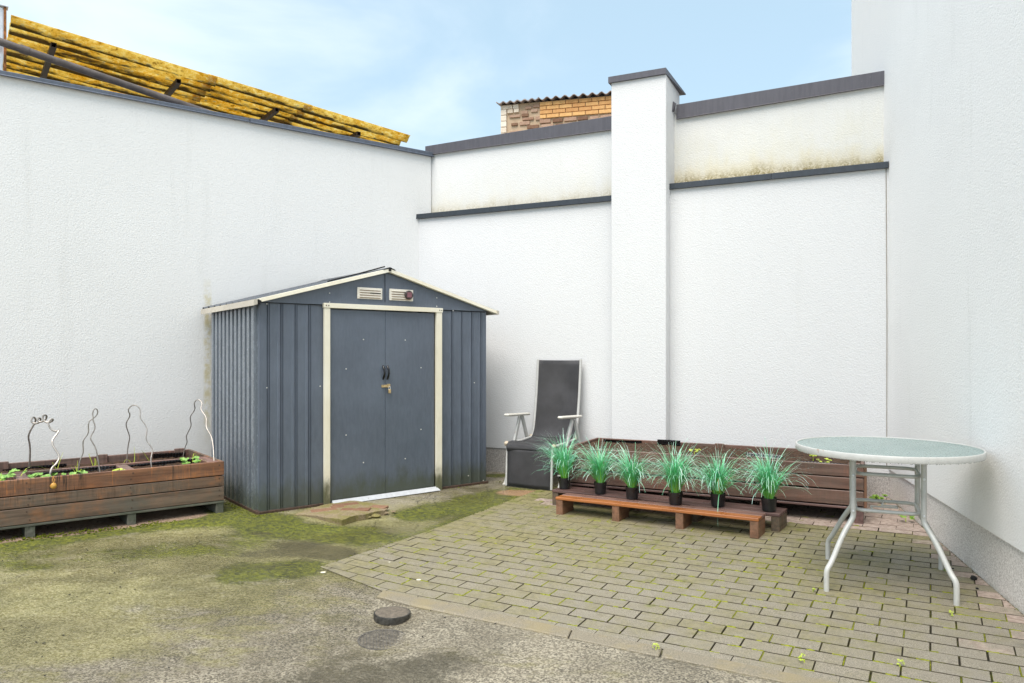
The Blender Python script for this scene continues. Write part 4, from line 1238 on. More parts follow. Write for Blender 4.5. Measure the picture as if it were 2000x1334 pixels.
def soil_bed(parent, x0, x1, y0, y1, z, n=60, m=14, seed=1, amp=.010):
    rs_ = random.Random(seed); V, Fc = [], []
    for i in range(n + 1):
        for j in range(m + 1):
            V.append((x0 + (x1 - x0) * i / n, y0 + (y1 - y0) * j / m, z + rs_.uniform(-amp, amp)))
    for i in range(n):
        for j in range(m):
            a = i * (m + 1) + j; Fc.append((a, a + m + 1, a + m + 2, a + 1))
    return tag(pydata('soil', V, Fc, M['soil'], parent), kind='stuff')
soil_bed(lp_, .024, LP - .024, .024, .378, .362, 90, 14, 1)
soil_bed(lp_, .024, LP - .024, .404, LPD - .024, .345, 90, 16, 2)
def dimple_sheet(parent, x0, x1, y, z0, z1, tilt=0.0, seed=0, pitch=.022):
    """strip of black studded drainage membrane lining a trough: a sheet covered in raised studs"""
    V, Fc = [], []
    nx_ = max(2, int((x1 - x0) / (pitch / 4))); nz_ = max(3, int((z1 - z0) / (pitch / 4)))
    rs_ = random.Random(seed); ph = rs_.random() * 6
    for i in range(nx_ + 1):
        x = x0 + (x1 - x0) * i / nx_
        for j in range(nz_ + 1):
            z = z0 + (z1 - z0) * j / nz_
            s_ = max(0, math.cos(2 * math.pi * (x - x0) / pitch)) * max(0, math.cos(2 * math.pi * (z - z0) / pitch))
            V.append((x, y - .010 * min(1, s_ * 1.6) + tilt * (z - z0) + .006 * math.sin(5 * x + ph), z + .004 * math.sin(9 * x + ph)))
    for i in range(nx_):
        for j in range(nz_):
            a = i * (nz_ + 1) + j; Fc.append((a, a + nz_ + 1, a + nz_ + 2, a + 1))
    return pydata('studded_liner', V, Fc, M['black_gloss'], parent, smooth=True)
dimple_sheet(lp_, LP - .58, LP - .10, .366, .335, .388, 0, 1)
dimple_sheet(lp_, LP - 1.18, LP - .70, .366, .335, .386, 0, 2)
dimple_sheet(lp_, LP - .30, LP - .05, LPD - .045, .33, .385, -.2, 3)
dimple_sheet(lp_, LP - 1.30, LP - .9, LPD - .045, .33, .365, -.2, 4)
dimple_sheet(lp_, .1, LP - 1.4, LPD - .045, .33, .368, -.2, 5)
dimple_sheet(lp_, LP - .78, LP - .60, .34, .335, .382, .3, 6)

# right-hand planter under the back wall
RAx = math.atan2(-.446, .895)
RL = 2.2
rpo = (2.392 - RL * .895, 4.98 + RL * .446, .160)
rmats = dict(**{'in': M['wood_back'], 'end': M['wood_back'], 'deck': M['wood_dark'], 'foot': M['wood_dark']})
rp_ = planter('wooden_planter', 'dark red-brown pallet planter standing under the stepped wall behind the potted grasses', rpo, RAx, RL, .78, .402, rmats, .100,
              [(.320, .402, M['wood_back']), (.234, .313, M['wood_back']), (.125, .223, M['wood_back'])],
              [RL - .03, RL - .65, RL - 1.27, RL - 1.85, .04], [(RL - .06, .034, .0), (.06, .034, 0), (RL - .06, .746, .0), (RL - 1.1, .746, .0)])
soil_bed(rp_, .024, RL - .024, .024, .756, .378, 70, 22, 3, .008)
box('corner_strip', (RL + .010, .040, .26), (.018, .06, .29), M['wood_leg_orange'], rp_, .002)
dimple_sheet(rp_, RL - 1.62, RL - 1.42, .725, .36, .42, -.2, 7)
dimple_sheet(rp_, RL - .82, RL - .55, .30, .37, .402, .5, 8)
dimple_sheet(rp_, RL - 2.1, RL - 1.75, .70, .36, .405, -.3, 9)
dimple_sheet(rp_, RL - .42, RL - .1, .06, .365, .398, .3, 10)

# spiral wires standing in the left planter
WIRES = {
 1: [(-3.457,5.244,.508),(-3.42,5.197,.658),(-3.412,5.165,.73),(-3.395,5.154,.775),(-3.357,5.148,.834),(-3.345,5.141,.864),(-3.35,5.126,.881),(-3.355,5.108,.862),(-3.343,5.105,.843),(-3.322,5.108,.838),(-3.3,5.112,.845),(-3.288,5.108,.867),(-3.292,5.096,.878),(-3.296,5.084,.867),(-3.282,5.084,.852),(-3.26,5.087,.854),(-3.24,5.089,.868),(-3.231,5.083,.893),(-3.237,5.069,.901),(-3.241,5.055,.888),(-3.233,5.049,.867),(-3.208,5.051,.85),(-3.182,5.055,.855),(-3.168,5.055,.869),(-3.173,5.044,.875),(-3.179,5.027,.86),(-3.176,5.016,.837),(-3.151,5.013,.804),(-3.12,5.017,.792),(-3.103,5.019,.801),(-3.109,4.991,.769),(-3.115,4.963,.739),(-3.106,4.952,.708),(-3.081,4.947,.671),(-3.058,4.943,.639),(-3.053,4.932,.613),(-3.059,4.903,.58),(-3.068,4.874,.557),(-3.067,4.85,.475)],
 2: [(-3.037,5.125,.47),(-3.027,5.123,.58),(-3.003,5.134,.625),(-3.005,5.124,.691),(-2.997,5.125,.73),(-2.969,5.14,.767),(-2.972,5.13,.826),(-2.959,5.135,.859),(-2.935,5.149,.875),(-2.919,5.157,.901),(-2.918,5.155,.926),(-2.926,5.146,.942),(-2.937,5.135,.925),(-2.939,5.129,.901),(-2.934,5.13,.88),(-2.937,5.126,.865),(-2.923,5.132,.826),(-2.923,5.127,.788),(-2.941,5.106,.746),(-2.935,5.107,.718),(-2.912,5.118,.673),(-2.899,5.12,.61),(-2.878,5.121,.47)],
 3: [(-2.888,5.491,.45),(-2.875,5.471,.613),(-2.849,5.454,.684),(-2.843,5.442,.719),(-2.847,5.406,.78),(-2.841,5.39,.821),(-2.805,5.386,.87),(-2.811,5.366,.897),(-2.807,5.357,.92),(-2.787,5.357,.942),(-2.761,5.361,.95),(-2.735,5.364,.933),(-2.718,5.359,.903),(-2.715,5.337,.86),(-2.686,5.335,.826),(-2.659,5.331,.788),(-2.652,5.316,.75),(-2.65,5.296,.713),(-2.631,5.291,.681),(-2.602,5.29,.648),(-2.591,5.278,.61),(-2.593,5.248,.565),(-2.567,5.234,.465)],
 4: [(-2.711,6.03,.45),(-2.689,6.01,.552),(-2.656,5.993,.595),(-2.652,5.962,.636),(-2.641,5.943,.669),(-2.587,5.914,.741),(-2.582,5.873,.794),(-2.568,5.85,.833),(-2.521,5.832,.88),(-2.519,5.802,.916),(-2.507,5.786,.945),(-2.478,5.778,.966),(-2.445,5.77,.946),(-2.435,5.753,.92),(-2.434,5.721,.889),(-2.394,5.705,.851),(-2.368,5.684,.811),(-2.358,5.636,.757),(-2.308,5.612,.706),(-2.278,5.574,.646),(-2.256,5.535,.593),(-2.224,5.471,.47)]}
WL = {1: 'thick spiral plant wire topped by a row of curled loops',
      2: 'crossed spiral plant wire with narrow twisted strands, second from the left in the long planter',
      3: 'open wavy plant wire with a rounded hook top, standing mid-way in the long planter',
      4: 'tall wavy plant wire arching at the planter end beside the shed'}
for k, pts in WIRES.items():
    pts = smooth_path(pts, 5)
    for _ in range({1: 3}.get(k, 9)): pts = [pts[0]] + [(pts[q - 1] + pts[q] * 2 + pts[q + 1]) / 4 for q in range(1, len(pts) - 1)] + [pts[-1]]
    o = tube('spiral_wire', pts, {1: .0062, 2: .0042, 3: .0040, 4: .0040}[k], M['spiral'], None, 7)
    tag(o, WL[k], 'plant wire', 'spiral plant wires in the long planter')

def to_world(par, p):
    a = par.rotation_euler.z; c_, s_ = math.cos(a), math.sin(a)
    return (par.location.x + c_ * p[0] - s_ * p[1], par.location.y + s_ * p[0] + c_ * p[1], par.location.z + p[2])

# low leafy plants and yellow-green shoots
def leaf_disc(V, Fc, c, r_, nrm_, seed):
    rs_ = random.Random(seed)
    n_ = Vector(nrm_).normalized(); u = n_.cross(Vector((0, 0, 1)) if abs(n_.z) < .95 else Vector((1, 0, 0))).normalized(); v_ = n_.cross(u)
    b = len(V); V.append(tuple(Vector(c) - n_ * r_ * .18))
    k_ = 14
    for i in range(k_):
        a = 2 * math.pi * i / k_; q = r_ * (1 + .10 * (-1) ** i) * (1 + .12 * math.cos(a))
        V.append(tuple(Vector(c) + u * math.cos(a) * q + v_ * math.sin(a) * q * .85 + n_ * r_ * .08 * rs_.uniform(-1, 1)))
    for i in range(k_): Fc.append((b, b + 1 + i, b + 1 + (i + 1) % k_))
def leafy(label, loc, n, spread, r_, seed, name='strawberry_plant', cat='plant', mat='leaf', group=None, h=.05):
    rs_ = random.Random(seed)
    t = thing(name, label, cat, loc, 0, group)
    for i in range(n):
        V, Fc = [], []
        a = rs_.uniform(0, 6.28); d = spread * math.sqrt(rs_.random()); hh = h * rs_.uniform(.4, 1.1)
        c_ = (math.cos(a) * d, math.sin(a) * d, hh)
        for q in range(3):
            aa = a + (q - 1) * 1.2
            leaf_disc(V, Fc, (c_[0] + math.cos(aa) * r_ * .8, c_[1] + math.sin(aa) * r_ * .8, hh + rs_.uniform(-.004, .004)), r_, (rs_.uniform(-.5, .5), rs_.uniform(-.8, .2), 1), seed * 100 + i * 3 + q)
        pydata('leaf', V, Fc, M[mat], t, smooth=False)
    V, Fc = tube_data([(0, 0, -.02), (0, 0, h * .5)], .003, 5)
    pydata('stem', V, Fc, M['shoot'], t)
    return t
def blade_data(pts, w0, V, Fc, along=None, al0=0.0, side=None, rv=0.0, rands=None):
    P = [Vector(p) for p in pts]; n_ = len(P); b = len(V)
    d0 = (P[-1] - P[0]); d0.z = 0
    if side is None:
        side = Vector((-d0.y, d0.x, 0))
        side = side.normalized() if side.length > 1e-4 else Vector((1, 0, 0))
    for i, p in enumerate(P):
        t = i / (n_ - 1); w_ = w0 * (1 - .75 * t ** 1.6)
        V.append(tuple(p - side * w_)); V.append(tuple(p + side * w_))
        if along is not None: along += [t, t]
        if rands is not None: rands += [rv, rv]
    for i in range(n_ - 1):
        a = b + 2 * i; Fc.append((a, a + 1, a + 3, a + 2))
def shoots(label, loc, blades, seed=0, mat='shoot', name='garlic_plant', cat='plant', group=None):
    t = thing(name, label, cat, loc, 0, group)
    for bl in blades:
        V, Fc = [], []
        blade_data(smooth_path(bl, 3), .0042, V, Fc, side=Vector((.8, -.3, .2)))
        pydata('blade', V, Fc, M[mat], t)
    return t
G1 = 'leafy plants in the long planter'
P_ = lambda x, y, z=.366: to_world(lp_, (x, y, z))
leafy('cluster of pale green strawberry leaves at the left end of the long planter', P_(LP - 1.44, .17), 12, .13, .019, 1, group=G1, h=.04)
leafy('low strawberry leaves around the foot of the thick looped wire', P_(LP - 1.13, .12), 9, .09, .017, 2, group=G1, h=.035)
leafy('flat strawberry leaves below the crossed narrow wire in the planter', P_(LP - .93, .10), 8, .08, .015, 3, group=G1, h=.032)
leafy('small bright lettuce-like plant beside the black liner mid-planter', P_(LP - .70, .08), 6, .04, .014, 4, mat='shoot', group=G1, h=.035)
leafy('round-leaved strawberry plant in the planter corner beside the shed', P_(LP - .20, .16), 6, .055, .020, 5, group=G1, h=.06)
leafy('single low strawberry plant tucked behind the first wooden spacer', P_(LP - 1.27, .22), 5, .05, .017, 6, group=G1, h=.055)
G2 = 'thin green shoots in the long planter'
shoots('tall dark-tipped leek shoot rising in front of the rear board', P_(LP - 1.0, .52), [[(0, 0, 0), (.012, 0, .05), (.03, .02, .13)], [(0, 0, 0), (-.02, 0, .03), (-.035, 0, .06)]], group=G2)
shoots('upright fan of broad shoots beside the crossed wire', P_(LP - .93, .14), [[(0, 0, 0), (.0, 0, .05), (.004, 0, .11)], [(0, 0, 0), (-.02, 0, .04), (-.035, -.01, .07)], [(0, 0, 0), (.03, 0, .05), (.08, .02, .045)], [(0, 0, 0), (-.008, 0, .06), (-.02, 0, .075)]], group=G2)
shoots('bent yellow shoots folding over the divider mid-planter', P_(LP - .78, .46), [[(0, 0, 0), (-.02, 0, .06), (-.035, .0, .105), (.0, .0, .108), (.10, .02, .10)], [(0, 0, 0), (.012, 0, .07)], [(.02, 0, 0), (.012, 0, .04), (.008, 0, .075), (.03, 0, .02)]], group=G2)
shoots('two thin upright shoots beside the open wavy wire', P_(LP - .52, .46), [[(0, 0, 0), (.01, 0, .06), (.005, 0, .14)], [(0, 0, 0), (-.05, 0, .045), (-.08, 0, .0)], [(.08, .1, 0), (.045, .08, .07), (.03, .06, .105)]], group=G2)
shoots('yellow shoot trailing over the planter end towards the shed', P_(LP - .17, .20), [[(0, 0, .02), (.01, 0, .085), (.04, .0, .075), (.14, .0, .08)], [(.07, -.05, .02), (.10, -.06, .05), (.13, -.04, .02)]], group=G2)
shoots('withered thin shoot at the far left of the planter', P_(LP - 1.40, .56), [[(0, 0, 0), (.0, 0, .045), (-.012, 0, .06), (-.01, 0, .09)]], group=G2)
shoots('arched strawberry runner by the thick looped wire', P_(LP - 1.24, .2), [[(-.02, 0, .0), (.0, .05, .07), (.06, .08, .08), (.12, .1, .05)], [(-.07, -.1, .0), (-.06, -.1, .07)], [(-.07, -.1, .01), (-.05, -.1, .05)]], group=G2)

# dry ochre seed pod hanging on the front board
pod = thing('dried_pod', 'dry ochre seed pod hanging by a thread on the long planter front board', 'seed pod', to_world(lp_, (LP - 1.085, -.022, .355)), PA)
bm = bmesh.new(); bmesh.ops.create_icosphere(bm, subdivisions=2, radius=.020)
for v_ in bm.verts: v_.co = Vector((v_.co.x * .95, v_.co.y * .65, v_.co.z * 1.05)) * (1 + .14 * math.sin(5 * math.atan2(v_.co.y, v_.co.x)))
bm_obj('husk', bm, M['ochre'], pod, (0, 0, -.012), smooth=True)
tube('thread', [(0, 0, .005), (-.006, .004, .03), (.004, .018, .047)], .0018, M['ochre'], pod, 5)
tube('thread', [(0, 0, .005), (.008, .004, .025), (-.004, .018, .047)], .0018, M['ochre'], pod, 5)

# plants in the right planter
G3 = 'sparse seedlings in the dark planter'
for i, (x_, y_, lb) in enumerate(((RL - .25, .10, 'yellow-green seedling in the dark planter under the glass table edge'), (RL - .34, .30, 'tiny yellow-leaved seedling on the bare soil left of the glass table'), (RL - 1.2, .25, 'small yellow seedling in the dark planter behind the grasses'))):
    leafy(lb, to_world(rp_, (x_, y_, .385)), 6, .04, .010, 20 + i, 'seedling', 'plant', 'shoot', G3, h=.03)

# ------------------------------------------------------------------ low pallet benches
def bench(label, p0, p1, z0, z1, depth, boards, legs, mats_leg, block_h, group):
    d = Vector((p1[0] - p0[0], p1[1] - p0[1], 0)); L = d.length
    t = thing('pallet_bench', label, 'bench', (p0[0], p0[1], z0), math.atan2(d.y, d.x), group)
    t.rotation_euler = (0, -math.atan2(z1 - z0, L), math.atan2(d.y, d.x))
    th = .020
    n_ = len(boards)
    wd = (depth - .008 * (n_ - 1)) / n_
    for i, mt in enumerate(boards):
        box('top_board', (L / 2, wd / 2 + i * (wd + .008), block_h + th / 2), (L, wd, th), mt, t, .003)
    for i, lx in enumerate(legs):
        box('leg', (lx, depth / 2, block_h / 2), (.055, depth - .008, block_h - .001), mats_leg, t, .003)
    return t
GB = 'low pallet benches'
bf = bench('lower front bench with a bright orange-brown edge board below the potted grasses', (.325, 5.474), (1.579, 4.684), .122, .138, .19, [M['wood_orange'], M['wood_pink']], [.030, .485, .955, 1.452], M['wood_leg_orange'], .112, GB)
br = bench('dark longer rear bench carrying the potted grasses against the planter', (.315, 5.777), (1.766, 4.827), .128, .144, .215, [M['wood_dark'], M['wood_dark']], [.028, .60, 1.15, 1.705], M['wood_leg'], .104, GB)

# ------------------------------------------------------------------ potted grasses
def grass_plant(label, loc, w_, seed, hgt=1.0, spread=1.0, n=190, lean=0.0):
    rs_ = random.Random(seed)
    t = thing('potted_grass', label, 'potted plant', loc, rs_.uniform(0, 6.28), 'potted artificial grasses on the benches')
    r1 = w_ / 2; r0 = r1 * .84; h = .090
    lathe('pot', [(.001, 0), (r0 - .003, 0), (r0, .003), (r1 * .965, h - .018), (r1 * .97, h - .016), (r1, h - .015), (r1 + .001, h), (r1 - .003, h), (r1 * .93, h - .012), (.001, h - .012)], M['black_plastic'], t, 28)
    V, Fc, al, rr = [], [], [], []
    la_ = rs_.uniform(0, 6.283); lnx, lny = .05 * math.cos(la_), .05 * math.sin(la_)
    lobes = [rs_.uniform(0, 6.283) for _ in range(4)]
    for i in range(n):
        a = rs_.uniform(0, 6.283); b = .026 * math.sqrt(rs_.random())
        L = rs_.uniform(.20, .43) * hgt * (1.0 if i > 14 else 1.12)
        th0 = min(.9, (rs_.random() ** .8) * .62 * spread)
        kap = rs_.uniform(.5, 4.6)
        if i < 20: th0 = rs_.uniform(.7, 1.15); kap = rs_.uniform(1.2, 3.4); L = rs_.uniform(.20, .34)
        lob = rs_.choice(lobes)
        az = (lob if rs_.random() < .5 else a) + rs_.gauss(0, .35)
        p = Vector((math.cos(a) * b, math.sin(a) * b, h - .016))
        pts = [p.copy()]
        seg = 8
        tw = rs_.uniform(-.5, .5)
        for s_ in range(1, seg + 1):
            q = s_ / seg
            th = th0 * (.6 + .4 * min(1, q * 2)) + kap * max(0, q - .40) ** 1.35
            th = min(th, 2.95)
            aa = az + tw * q
            p = p + Vector((math.sin(th) * math.cos(aa), math.sin(th) * math.sin(aa), math.cos(th))) * (L / seg)
            pts.append(p + Vector((lnx, lny, -.25 * (lnx * lnx + lny * lny) ** .5)) * q * q)
        rv = rs_.random()
        blade_data(pts, rs_.uniform(.0016, .0031), V, Fc, al, rv=rv, rands=rr, side=Vector((math.cos(az + 1.57 + rs_.uniform(-.9, .9)), math.sin(az + 1.57), 0)).normalized())
    o = pydata('grass_blades', V, Fc, M['grass'], t)
    a_ = o.data.attributes.new('along', 'FLOAT', 'POINT'); a_.data.foreach_set('value', al)
    a_ = o.data.attributes.new('rand', 'FLOAT', 'POINT'); a_.data.foreach_set('value', rr)
    tag(o, kind='stuff')
    return t
POTS = [((.417, 5.815), .099, 'potted grass at the chair end of the benches, leaning blades over the footrest', 1.05, .9, 320),
        ((.674, 5.585), .098, 'second potted grass from the chair, blades arching over the black liner', 1.0, 1.05, 350),
        ((.882, 5.372), .100, 'third potted grass from the chair with the shortest broad tuft', .92, 1.15, 330),
        ((1.152, 5.155), .101, 'fourth potted grass from the chair with the fullest pale drooping head', 1.05, 1.05, 400),
        ((1.430, 5.085), .105, 'fifth potted grass, one long blade hanging down over the front bench', .98, 1.35, 370),
        ((1.725, 4.915), .104, 'potted grass nearest the glass table, on the rear bench end', 1.03, 1.15, 340)]
def bench_top(x, y):
    z = []
    for b_, dep, bh in ((bf, .19, .112), (br, .215, .104)):
        a = b_.rotation_euler.z; dx, dy = x - b_.location.x, y - b_.location.y
        lx = dx * math.cos(a) + dy * math.sin(a)
        z.append(b_.location.z + bh + .020 + lx * math.tan(-b_.rotation_euler.y))
    return z
for i, ((x, y), w_, lb, hg, sp_, n_) in enumerate(POTS):
    zt = max(bench_top(x, y)) + .0005
    grass_plant(lb, (x, y, zt), w_, 40 + i, hg, sp_, n_)
# the long stray blade over the front bench
V, Fc, al, rr = [], [], [], []
blade_data([(0, 0, 0), (-.015, -.04, .03), (-.03, -.09, .0), (-.04, -.13, -.07), (-.042, -.15, -.15)], .0022, V, Fc, al, rv=.6, rands=rr, side=Vector((.9, .3, 0)))
# ------------------------------------------------------------------ reclining chair
chair = thing('recliner_chair', 'grey aluminium reclining garden chair with charcoal textile and white armrests', 'chair', (.155, 6.44, .138), R(-30))
HW = .225
BK = [(.47, .400), (.50, .50), (.55, .80), (.585, 1.133)]   # (depth, z) of the backrest rails
def yz(pts, x): return [(x, d, z) for d, z in pts]
for sx in (-1, 1):
    x = sx * HW
    tube('back_rail', smooth_path(yz(BK, x), 4), .013, M['chair_tube'], chair, 8)
    tube('seat_rail', [(x, .02, .378), (x, .25, .385), (x, .47, .400)], .013, M['chair_tube'], chair, 8)
    tube('footrest_rail', [(x, .0, .375), (x, -.012, .20), (x, -.02, .012)], .012, M['chair_tube'], chair, 8)
    xa = sx * (HW + .045)
    box('armrest', (xa, .26, .622), (.052, .42, .024), M['arm'], chair, .009, rot=(R(-2.5), 0, 0))
    tube('arm_bracket', [(xa, .33, .618), (xa, .33, .59)], .010, M['chair_tube'], chair, 8)
    def strut(nm, p0, p1):
        p0, p1 = Vector(p0), Vector(p1); d = p1 - p0
        box(nm, (p0 + p1) / 2, (.022, .040, d.length), M['chair_tube'], chair, .006, rot=(math.atan2(-d.y, d.z), 0, 0))
    strut('front_leg', (xa, .035, .0), (xa, .30, .598))
    strut('rear_leg', (xa, .62, .0), (xa, .35, .598))
    box('leg_foot', (xa, .04, .012), (.03, .06, .024), M['arm'], chair, .006)
    for d, z in ((.0, .383), (.47, .402)):
        bm = bmesh.new(); bmesh.ops.create_icosphere(bm, subdivisions=2, radius=.021)
        rs = random.Random(int(d * 10) + sx)
        for v_ in bm.verts: v_.co *= rs.uniform(.85, 1.25)
        bm_obj('joint_knob', bm, M['mould'], chair, (sx * (HW + .012), d, z), smooth=True)
tube('cross_bar', [(-HW, .44, .34), (HW, .44, .34)], .010, M['chair_tube'], chair, 8)
tube('cross_bar', [(-HW - .04, .60, .10), (HW + .04, .60, .10)], .010, M['chair_tube'], chair, 8)
tube('cross_bar', [(HW, .10, .115), (HW + .11, .12, .115)], .010, M['chair_tube'], chair, 8)
tube('cross_bar', [(-HW, -.02, .015), (HW, -.02, .015)], .008, M['black_plastic'], chair, 8)
def sling(name, path, sag, ww):
    V, Fc = [], []
    P = smooth_path([(0, d, z) for d, z in path], 5); n_ = 12
    for i, p in enumerate(P):
        t = P[min(i + 1, len(P) - 1)] - P[max(i - 1, 0)]; nn = Vector((0, t.z, -t.y)).normalized()
        for k in range(n_ + 1):
            q = k / n_ * 2 - 1
            V.append(tuple(Vector((q * ww, p.y, p.z)) + nn * sag * (1 - q * q)))
    for i in range(len(P) - 1):
        for k in range(n_):
            a = i * (n_ + 1) + k; Fc.append((a, a + 1, a + n_ + 2, a + n_ + 1))
    o = pydata(name, V, Fc, M['fabric'], chair, smooth=True)
    md = o.modifiers.new('thickness', 'SOLIDIFY'); md.thickness = .004
    return o
sling('backrest_sling', [(.450, .412), (.485, .47), (.515, .60), (.55, .82), (.583, 1.125)], .022, HW - .008)
sling('seat_sling', [(-.022, .318), (-.034, .352), (-.008, .392), (.06, .404), (.14, .396), (.26, .384), (.38, .390), (.450, .412)], .014, HW - .006)
sling('footrest_sling', [(-.012, .335), (-.016, .20), (-.022, .02)], .006, HW - .008)

# ------------------------------------------------------------------ round glass table
tb = thing('glass_table', 'round garden table with frosted green glass top and white metal legs, wet with rain', 'table', (1.977, 3.87, 0), R(-24))
TZ = .838; TR = .447
lathe('glass_top', [(.001, TZ - .008), (TR - .006, TZ - .008), (TR - .006, TZ - .002), (.001, TZ - .002)], M['glass'], tb, 96)
lathe('rim', [(TR - .010, TZ - .012), (TR - .010, TZ - .010), (TR - .010, TZ + .001), (TR - .006, TZ + .003), (TR - .002, TZ + .001), (TR, TZ - .004), (TR, TZ - .026), (TR - .002, TZ - .030), (TR - .012, TZ - .030)], M['white_tube'], tb, 96, closed=True)
h_ = .160; f_ = .285
gl = lambda lx, ly: gz(*to_world(tb, (lx, ly, 0))[:2])
for sx, sy in ((-1, -1), (1, -1), (1, 1), (-1, 1)):
    zg = gl(sx * f_, sy * f_) + .002
    pts = [(sx * h_, sy * h_, TZ - .03), (sx * h_, sy * h_, .56), (sx * h_, sy * h_, .49), (sx * (h_ + .012), sy * (h_ + .012), .46), (sx * (h_ + .05), sy * (h_ + .05), .39),
           (sx * (f_ - .025), sy * (f_ - .025), zg + .15), (sx * (f_ - .006), sy * (f_ - .006), zg + .115), (sx * f_, sy * f_, zg + .085), (sx * f_, sy * f_, zg)]
    leg = tube('leg', pts, .0135, M['white_tube'], tb, 12, smooth=4)
    box('leg_sleeve', (sx * h_, sy * h_, .66), (.020, .034, .30), M['white_tube'], tb, .005)
    bev = box('leg_bolt', (sx * (h_ + .0), sy * (h_ + .016), .70), (.012, .012, .012), M['alu'], tb, .003)
    box('leg_bolt', (sx * (h_ + .0), sy * (h_ + .016), .515), (.012, .012, .012), M['alu'], tb, .003)
def ring(z, hw, r_=.05, rad=.0095):
    pts = []
    for cx_, cy_, a0 in ((hw - r_, hw - r_, 0), (-hw + r_, hw - r_, 90), (-hw + r_, -hw + r_, 180), (hw - r_, -hw + r_, 270)):
        for k in range(6):
            a = R(a0 + k * 18); pts.append((cx_ + r_ * math.cos(a), cy_ + r_ * math.sin(a), z))
    return tube('ring_brace', pts, rad, M['white_tube'], tb, 10, closed=True)
ring(.705, .148); ring(.518, .148)
tube('parasol_clip', [(-.06, -.148, .518), (-.075, -.05, .518), (.06, -.05, .518), (.06, -.05, .518), (.06, .035, .518), (-.045, .035, .518), (-.045, .035, .518), (-.045, .148, .518)][0:2] + [(-.075, -.02, .518), (.055, -.02, .518), (.055, .03, .518), (-.02, .03, .518), (.0, .148, .518)], .0045, M['white_tube'], tb, 6)
tube('ring_brace', [(-.148, -.06, TZ - .035), (.148, -.06, TZ - .035)], .008, M['white_tube'], tb, 8)
# rain drops on the glass and under the rim
def drops(name, spots, parent):
    V, Fc = [], []
    for (x, y, z, r_, fl) in spots:
        bm = bmesh.new(); bmesh.ops.create_icosphere(bm, subdivisions=1, radius=r_)
        b = len(V); idx = {}
        for i, v_ in enumerate(bm.verts): idx[v_] = b + i; V.append((x + v_.co.x, y + v_.co.y, z + v_.co.z * fl))
        for f in bm.faces: Fc.append(tuple(idx[v_] for v_ in f.verts))
        bm.free()
    return tag(pydata(name, V, Fc, M['water'], parent, smooth=True), kind='stuff')
rs = random.Random(9)
sp1 = []
for i in range(420):
    a = rs.uniform(0, 6.28); d = (TR - .02) * math.sqrt(rs.random())
    sp1.append((math.cos(a) * d, math.sin(a) * d, TZ - .002, rs.uniform(.0012, .0042), .45))
sp2 = []
for i in range(260):
    a = rs.uniform(0, 6.28); d = TR - .005
    sp2.append((math.cos(a) * d, math.sin(a) * d, TZ - .031, rs.uniform(.0014, .0030), 1.1))
for i in range(120):
    a = rs.uniform(0, 6.28); sp2.append((math.cos(a) * (TR + .0), math.sin(a) * (TR + .0), TZ - rs.uniform(.006, .027), rs.uniform(.001, .002), 1.2))
drops('rain_drops', sp1 + sp2, tb)

# ------------------------------------------------------------------ weeds and litter
WEEDS = [((2.80, 5.60), 9, .05, .016, 'leafy green weed in the corner at the far end of the house wall'),
         ((2.70, 5.02), 6, .04, .012, 'yellow-green weed at the foot of the house wall behind the table'),
         ((2.36, 3.98), 4, .012, .0042, 'tiny weed in a paving joint between the table feet'),
         ((1.17, 2.93), 4, .02, .0055, 'pale little weed on the kerb strip at the bottom edge'),
         ((.605, 3.075), 5, .015, .004, 'small weed growing from the gap between two kerb lengths'),
         ((2.02, 3.36), 4, .014, .0045, 'sprout in the joint before the nearest right table foot'),
         ((1.53, 3.72), 4, .015, .004, 'weed sprout beside the front left table foot'),
         ((1.52, 2.87), 4, .014, .0045, 'weed sprout in a joint near the bottom of the paving')]
for i, ((x, y), n_, sp_, r_, lb) in enumerate(WEEDS):
    leafy(lb, (x, y, gz(x, y) + .004), n_, sp_, r_, 60 + i, 'weed', 'weed', 'weed' if i < 3 else 'shoot', h=.02 if i > 1 else .05)
def lump(name, label, cat, x, y, r_, mat, seed, fl=.6):
    bm = bmesh.new(); bmesh.ops.create_icosphere(bm, subdivisions=2, radius=r_)
    rs_ = random.Random(seed)
    for v_ in bm.verts: v_.co = Vector((v_.co.x, v_.co.y, v_.co.z * fl)) * rs_.uniform(.8, 1.2)
    o = bm_obj(name, bm, mat, None, (x, y, gz(x, y) + r_ * fl * .6 + .003), smooth=False)
    return tag(o, label, cat)
lump('dirt_clod', 'black clod of dirt on the paving near the house wall', 'clod', 2.42, 3.84, .016, M['void'], 1, .8)
lump('dirt_clod', 'smaller black crumb of dirt just below the larger clod', 'clod', 2.35, 3.70, .008, M['void'], 2)
lump('dirt_clod', 'tiny dark crumb near the rear right table foot', 'clod', 2.42, 4.02, .006, M['void'], 3)
lichen = plain('pale_lichen', (.62, .58, .45), .9, 0, .2, 80)
def spot(label, x, y, r_):
    V = [(0, 0, .0015)]; rs_ = random.Random(int(x * 100))
    for k in range(16): a = k * math.pi / 8; q = r_ * rs_.uniform(.82, 1.1); V.append((math.cos(a) * q, math.sin(a) * q, -.0004))
    o = pydata('lichen_spot', V, [(0, 1 + k, 1 + (k + 1) % 16) for k in range(16)], lichen, None, (x, y, gz(x, y) + .0055))
    o.rotation_euler = (math.atan(.0209), -math.atan(.0239), 0)
    return tag(o, label, 'lichen spot')
spot('round pale lichen spot on the asphalt left of the paving corner', -1.068, 4.142, .016)
spot('round pale lichen spot on a block two rows in from the kerb', -.515, 4.045, .014)
spot('small pale speck on a block near the paving corner', -.73, 4.36, .008)
tl = thing('grass_litter', 'fallen thin green blade lying curved on the paving', 'grass blade', (-.62, 4.62, gz(-.62, 4.62) + .006))
V, Fc = [], []
